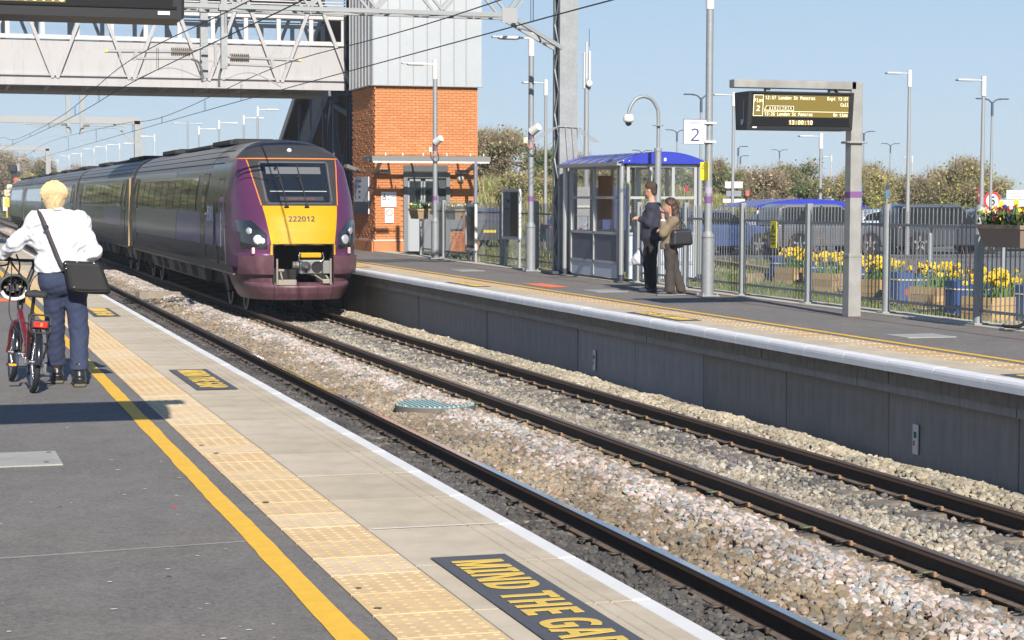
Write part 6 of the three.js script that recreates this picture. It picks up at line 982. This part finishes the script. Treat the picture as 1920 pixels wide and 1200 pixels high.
// ---- folding bicycle
{
  const t = thing('folding_bicycle', 'red and black folding bicycle pushed along the near platform', 'bicycle'), red = phy(.13, .007, .007, .25, { clearcoat: .7 }), X = z => .80 + (z + 16.05) * .033, blk = mat(.02, .02, .022, .5);
  const pt = (y, z, dx = 0) => [X(z) + dx, y, z];
  for (const z of [-16.05, -17.1]) {
    const w = M('wheel', new THREE.TorusGeometry(.225, .024, 12, 48).rotateY(P_ / 2 - .03), blackRubber, t, [X(z), .25, z]);
    M('rim', new THREE.TorusGeometry(.197, .009, 8, 48).rotateY(P_ / 2 - .03), chrome, w); M('spokes', mg(Array.from({ length: 20 }, (_, k) => { const a = k * .314; return rod([k % 2 ? .025 : -.025, 0, 0], [0, Math.sin(a) * .195, Math.cos(a) * .195], .0016, 4); })), chrome, w); M('hub', cy(.02, .02, .1, 12).rotateZ(P_ / 2), chrome, w);
    M('mudguard', new THREE.TorusGeometry(.262, .032, 8, 30, z > -16.5 ? 3.6 : 2.8).rotateZ(z > -16.5 ? -.45 : .2).rotateY(P_ / 2 - .03).scale(1, 1, 1), blackGloss, t, [X(z), .25, z]);
  }
  M('main_frame', mg([rod(pt(.36, -16.45), pt(.62, -16.93), .028, 12), rod(pt(.27, -16.48), pt(.6, -16.36), .02, 10), rod(pt(.6, -16.93), pt(.52, -16.9), .024, 12)]), red, t); M('head_tube', rod(pt(.74, -16.97), pt(.58, -16.92), .026, 12), blk, t);
  M('rear_stays', mg([-1, 1].flatMap(s => [rod(pt(.27, -16.46, s * .03), pt(.25, -16.05, s * .065), .011, 8), rod(pt(.55, -16.36, s * .02), pt(.25, -16.05, s * .065), .011, 8)])), red, t);
  M('front_fork', mg([-1, 1].map(s => rod(pt(.53, -16.93, s * .04), pt(.25, -17.1, s * .055), .012, 8))), red, t);
  M('handlebar_stem', mg([rod([X(-16.95), .7, -16.96], [.885, 1.05, -17.0], .021, 12), rb(.07, .07, .07, .015, X(-16.95) + .005, .72, -16.96), rb(.06, .05, .05, .012, .88, 1.04, -17.0)]), blk, t);
  const hb = M('handlebar', tube([[.60, 1.055, -16.9], [.72, 1.05, -16.97], [.885, 1.055, -17.0], [1.03, 1.05, -16.97], [1.14, 1.05, -16.9]], .013, 30, 8), blk, t); M('grip', rod([.55, 1.055, -16.87], [.67, 1.053, -16.94], .019, 10), blackRubber, hb); M('brake_lever', mg([tube([[.66, 1.04, -16.95], [.64, 1.0, -17.03], [.58, .99, -17.02]], .007, 10, 6), tube([[1.06, 1.04, -16.97], [1.1, 1.0, -17.03], [1.14, .99, -17.0]], .007, 10, 6)]), blk, hb);
  M('control_cables', mg([tube([[.66, 1.03, -16.98], [.70, .98, -16.9], [.76, .9, -16.85], [.74, .72, -16.85], [.77, .55, -16.8]], .0045, 30, 5), tube([[1.06, 1.03, -16.99], [.98, 1.0, -16.88], [.86, .92, -16.85], [.82, .8, -16.86], [.78, .68, -16.9]], .0045, 30, 5), tube([[.68, 1.03, -16.98], [.66, .85, -16.8], [.66, .6, -16.75], [.74, .45, -16.7]], .0045, 30, 5)]), blackRubber, t);
  M('seat_post', mg([rod(pt(.5, -16.39), pt(.77, -16.31), .015, 10), rb(.05, .05, .05, .01, X(-16.35), .6, -16.36)]), blk, t); M('saddle', skin([[[.74, .79, -16.25], [.86, .79, -16.25], .035, .035], [[.795, .79, -16.28], [.79, .785, -16.46], .04, .022]], .007, .03, p => .77 - p[1]), blackRubber, t);
  const rk = M('rear_rack', mg([tube([[.72, .56, -16.25], [.72, .56, -15.93], [.74, .56, -15.9], [.86, .56, -15.9], [.88, .56, -15.93], [.88, .56, -16.25]], .008, 30, 6), tube([[.72, .62, -15.93], [.72, .52, -15.9], [.74, .5, -15.9], [.86, .5, -15.9], [.88, .52, -15.9], [.88, .62, -15.93], [.86, .64, -15.93], [.74, .64, -15.93]], .007, 40, 6, true), rod([.885, .52, -15.93], [.865, .27, -16.05], .007, 6), rod([.715, .52, -15.93], [.735, .27, -16.05], .007, 6)]), blk, t);
  const rf = M('rear_light', rb(.115, .05, .03, .012, .80, .565, -15.885), phy(.62, .02, .012, .2, { clearcoat: 1 }), rk); M('light_housing', rb(.15, .075, .03, .014, .80, .565, -15.905), blk, rf); M('amber_cell', bx(.02, .03, .004, .805, .568, -15.868), mat(.8, .2, .05, .3), rf);
  M('crank_set', mg([cy(.085, .085, .008, 24).rotateZ(P_ / 2).translate(X(-16.48) + .06, .28, -16.48), bar(pt(.28, -16.48, -.07), pt(.2, -16.35, -.085), .02), bar(pt(.28, -16.48, .07), pt(.36, -16.6, .085), .02), rod(pt(.28, -16.48, -.07), pt(.28, -16.48, .07), .02, 10)]), chrome, t);
  const pd = M('pedal', rb(.09, .025, .07, .008, X(-16.35) - .13, .2, -16.35), blk, t); M('pedal_reflector', bx(.06, .016, .006, X(-16.35) - .13, .2, -16.311), mat(.85, .32, .02, .4), pd); M('pedal', mg([tube([[.9, .36, -16.55], [.95, .37, -16.55], [.955, .3, -16.55], [.9, .29, -16.55]], .01, 20, 6, true)]), blk, t);
  M('chain', mg([rod(pt(.36, -16.48, .06), pt(.28, -16.05, .05), .006, 5), rod(pt(.2, -16.48, .06), pt(.22, -16.05, .05), .006, 5)]), mat(.1, .09, .08, .4, .7), t); M('gear_mechanism', mg([rb(.03, .09, .04, .01, X(-16.05) + .08, .2, -16.05), cy(.04, .04, .02, 14).rotateZ(P_ / 2).translate(X(-16.05) + .06, .25, -16.05), rb(.03, .06, .03, .01, X(-16.05) - .07, .26, -16.06)]), chrome, t); M('orange_tag', rb(.03, .05, .01, .004, .79, .42, -16.2), mat(.75, .2, .06, .6), t);
  { const p = V(.80, 0, -16.05); t.rotation.set(0, .085, -.085, 'YXZ'); t.position.copy(p.clone().sub(p.clone().applyEuler(t.rotation))); }
  // helmet hanging from the grip
  const h = thing('cycle_helmet', 'black and white cycle helmet hanging from the bicycle handlebar', 'helmet', [.70, .86, -16.87], .1), rings = [];
  for (let k = 0; k <= 8; k++) { const a = k / 8 * P_ * .5; rings.push(Array.from({ length: 28 }, (_, i) => { const b = i / 28 * 6.2832; return [Math.cos(b) * .1 * Math.cos(a * .96), -.02 + .085 * Math.sin(b) * Math.cos(a * .96) - .01, -.01 - .13 * Math.sin(a)]; })); }
  M('helmet_shell', loft(rings, true), blackGloss, h); M('helmet_rim', tube(Array.from({ length: 20 }, (_, i) => { const b = i / 20 * 6.2832; return [Math.cos(b) * .1, -.03 + .085 * Math.sin(b), 0]; }), .011, 60, 8, true), mat(.05, .05, .055, .5), h);
  M('white_panel', tube([[-.088, -.055, .012], [-.06, -.095, .012], [0, -.112, .012], [.06, -.095, .012], [.088, -.055, .012]], .014, 24, 8), mat(.62, .62, .62, .4), h); M('padding', mg([[-.05, 0], [0, .01], [.05, 0]].map(([a, b]) => tube([[a, .04, -.02], [a * .7, .0, -.09], [a * .7, -.06, -.07]], .012, 12, 6))), mat(.06, .06, .065, .9), h);
  for (const [a, b] of [[-.055, -.01], [.055, -.01], [-.03, .035], [.03, .035], [0, -.04]]) M('vent', sp(.014, 8).scale(1, .8, .6).translate(a, b - .02, -.075), mat(.38, .33, .26, .6), h); h.scale.setScalar(1.22);
  M('chin_strap', mg([tube([[-.07, .04, 0], [-.04, .12, .0], [-.03, .19, -.01]], .006, 12, 5), tube([[.06, .04, 0], [.0, .12, .0], [-.03, .19, -.01]], .006, 12, 5), tube([[.03, .05, 0], [.04, .13, 0], [.02, .2, -.02]], .006, 12, 5)]), blackRubber, h);
}
// ---- the couple on the far platform
{
  const t = thing('person', 'person in a dark navy suit jacket looking towards the train', 'person', [11.69, 0, -30.4], -.6);
  const head = [[[.03, 1.50, 0], [.015, 1.6, 0], .06, .056], [[-.01, 1.68, 0], [0, 1.755, 0], .085, .1], [[-.06, 1.645, -.03], [-.05, 1.69, -.03], .045, .06], [[-.108, 1.70, -.045], [-.1, 1.725, -.04], .013, .012], [[.0, 1.69, .088], [.0, 1.725, .094], .012, .018], [[-.075, 1.655, -.04], [-.078, 1.66, -.04], .03]];
  const S0 = [.06, 1.44, .14], E0 = [.03, 1.17, .2], H0 = [-.19, 1.245, .1], S1 = [.05, 1.44, -.16], E1 = [.0, 1.17, -.2], H1 = [-.19, 1.25, -.02], tors = [[[.03, .98, 0], [.05, 1.36, 0], .14, .15], [S0, S1, .075]];
  const legs = [[[.02, .95, .08], [.01, .52, .08], .085, .065], [[.01, .52, .08], [.03, .09, .08], .06, .045], [[.02, .95, -.08], [-.01, .52, -.08], .085, .065], [[-.01, .52, -.08], [.0, .09, -.1], .06, .045]];
  M('body', mg([skin([...tors, ...legs, ...head, [S0, E0, .05, .042], [E0, H0, .04, .03], [S1, E1, .05, .042], [E1, H1, .04, .03]], .012, .03), skin([...hand(H0, [-.95, .15, -.2]), ...hand(H1, [-.95, .1, .2])], .0045, .008)]), skinTone2, t);
  M('jacket', skin([[[.03, .97, .04], [.045, 1.3, .04], .165, .165], [[.03, .97, -.04], [.045, 1.3, -.04], .165, .165], [[.0, .95, 0], [.06, .95, 0], .165], [S0, S1, .105], [S0, E0, .082, .072], [E0, [-.14, 1.235, .1], .068, .05], [S1, E1, .082, .072], [E1, [-.14, 1.235, 0], .068, .05]], .0115, .04, p => Math.max(.87 - p[1], p[1] - 1.525), folds(.006, 24, 3)), cloth(.028, .027, .045), t);
  M('shirt_collar', skin([[[-.085, 1.22, -.02], [.0, 1.49, -.01], .07, .068], [[.05, 1.51, 0], [-.03, 1.47, 0], .062]], .01, .03, p => p[1] - 1.545 + p[0] * .2), cloth(.23, .27, .31), t);
  M('trousers', skin([[[.02, .93, .06], [.02, .93, -.06], .125], [[.02, .9, .08], [.0, .5, .08], .115, .098], [[.0, .5, .08], [.03, .1, .08], .098, .095], [[.02, .9, -.08], [-.01, .5, -.09], .115, .098], [[-.01, .5, -.09], [0, .1, -.1], .098, .095]], .0115, .03, p => Math.max(p[1] - .96, .085 - p[1]), folds(.005, 22, 4)), cloth(.012, .012, .014), t);
  for (const [x, z] of [[.03, .08], [0, -.1]]) M('shoe', skin([[[x + .05, .05, z], [x - .17, .035, z], .052, .036], [[x + .05, .05, z], [x + .02, .09, z], .045]], .009, .03, p => .006 - p[1]), mat(.03, .035, .055, .6), t);
  M('hair', skin([[[.03, 1.70, 0], [.012, 1.768, 0], .086, .114]], .008, .03, p => Math.max(1.64 - p[1], -(p[0] + .03) - 1.05 * (p[1] - 1.745)), folds(.002, 90)), cloth(.05, .034, .026), t);
  M('glasses', mg([tube([[-.09, 1.725, .05], [-.02, 1.725, .098], [.01, 1.72, .1]], .004, 10, 5), new THREE.TorusGeometry(.024, .003, 6, 16).rotateY(.9).translate(-.1, 1.715, .02)]), chrome, t);
  const pb = thing('carrier_bag', 'pale grey plastic carrier bag held low by the person in the suit', 'bag', [11.69, 0, -30.4], -.6); M('bag_body', skin([[[-.2, .75, -.12], [-.23, .56, -.12], .02, .1], [[-.27, .53, -.12], [-.14, .52, -.12], .075]], .01, .05, null, folds(.008, 30, 5)), mat(.46, .46, .52, .6), pb); M('handles', tube([[-.2, .72, -.12], [-.19, 1.0, -.1], [-.17, 1.22, -.05]], .008, 12, 5), mat(.5, .5, .55, .6), pb);
}
{
  const t = thing('person', 'person in a tan jacket with long brown hair holding a hand to the mouth', 'person', [11.63, 0, -29.35], -.3);
  const head = [[[.03, 1.27, 0], [.01, 1.36, 0], .048, .046], [[-.01, 1.42, 0], [0, 1.485, 0], .078, .09], [[-.06, 1.39, -.01], [-.05, 1.43, -.01], .04, .055], [[-.103, 1.43, -.012], [-.095, 1.455, -.01], .012], [[-.005, 1.43, .085], [-.005, 1.46, .088], .01, .015]];
  const S0 = [.05, 1.22, .13], E0 = [-.12, 1.02, .17], H0 = [-.115, 1.27, .05], S1 = [.04, 1.22, -.13], E1 = [-.06, .98, -.16], H1 = [-.13, 1.06, .08], tors = [[[.02, .84, 0], [.04, 1.16, 0], .12, .125], [S0, S1, .065]], legs = [[[.0, .82, .07], [.0, .45, .07], .085, .06], [[.0, .45, .07], [.04, .08, .08], .055, .04], [[.02, .82, -.07], [.05, .45, -.07], .085, .06], [[.05, .45, -.07], [.13, .08, -.1], .055, .04]];
  M('body', mg([skin([...tors, ...legs, ...head, [S0, E0, .045, .038], [E0, H0, .036, .027], [S1, E1, .045, .038], [E1, H1, .036, .027]], .012, .03), skin([...hand(H0, [-.2, .95, 0], .95), ...hand(H1, [-.9, .2, .3], .95)], .0045, .008)]), skinTone2, t);
  M('jacket', skin([[[.02, .86, 0], [.04, 1.14, 0], .155, .145], [[.0, .78, 0], [.06, .78, 0], .16], [S0, S1, .09], [S0, E0, .075, .066], [E0, [-.12, 1.2, .07], .062, .046], [S1, E1, .075, .066], [E1, [-.11, 1.05, .04], .06, .045]], .0115, .04, p => Math.max(.76 - p[1] + .2 * Math.max(0, p[0] - .05), p[1] - 1.30), folds(.006, 26, 6)), cloth(.19, .145, .095), t);
  M('cuff', skin([[[-.12, 1.18, .075], [-.118, 1.215, .068], .045]], .009, .01), mat(.7, .7, .68, .8), t);
  M('trousers', skin([[[.01, .82, .06], [.02, .82, -.06], .12], [[.0, .8, .07], [.0, .45, .07], .11, .078], [[.0, .45, .07], [.0, .1, .08], .072, .088], [[.03, .8, -.07], [.09, .45, -.08], .105, .074], [[.09, .45, -.08], [.19, .1, -.1], .072, .088]], .0115, .012, p => Math.max(p[1] - .86, .05 - p[1]), folds(.005, 24, 7)), cloth(.045, .037, .033), t);
  for (const [x, z] of [[.0, .08], [.19, -.1]]) { const s = M('shoe', skin([[[x + .05, .045, z], [x - .18, .035, z], .05, .04]], .009, .03, p => .014 - p[1]), mat(.03, .028, .03, .5), t); M('shoe_sole', rb(.3, .022, .1, .01, x - .06, .012, z), mat(.2, .2, .2, .7), s); }
  M('hair', skin([[[.02, 1.44, 0], [.008, 1.50, 0], .085, .112], [[.05, 1.45, .02], [.1, 1.25, .04], .075, .065], [[.1, 1.27, .05], [.15, 1.06, .08], .06, .03], [[.06, 1.46, 0], [.1, 1.42, 0], .06]], .008, .04, p => -(p[0] + .025) - 1.0 * Math.max(-.05, p[1] - 1.475), folds(.005, 60, 2)), cloth(.05, .024, .016, .6), t);
  const b = thing('handbag', 'large black leather handbag on the shoulder of the person in tan', 'bag', [11.64, 0, -29.35]), lea = phy(.018, .018, .02, .35, { clearcoat: .3, clearcoatRoughness: .3 });
  { const g = rb(.34, .27, .14, .05, 0, 0, 0, 5), p = g.attributes.position; for (let i = 0; i < p.count; i++) { const x = p.getX(i), y = p.getY(i), z = p.getZ(i); p.setXYZ(i, .105 + x * (1.05 - y * .7), .955 + y + x * .05, .215 + z * (1.05 - y * 1.2) + .005 * Math.sin(x * 40 + y * 9)); } g.computeVertexNormals(); M('bag_body', g, lea, b); } M('handles', mg([tube([[.02, 1.07, .2], [.06, 1.16, .19], [.1, 1.25, .14], [.09, 1.27, .1]], .011, 20, 6), tube([[.19, 1.08, .2], [.17, 1.18, .18], [.11, 1.27, .12], [.09, 1.27, .06]], .011, 20, 6)]), lea, b); M('clasp', rb(.03, .04, .012, .004, .19, 1.0, .262), chrome, b);
}
renderer.render(scene, camera);
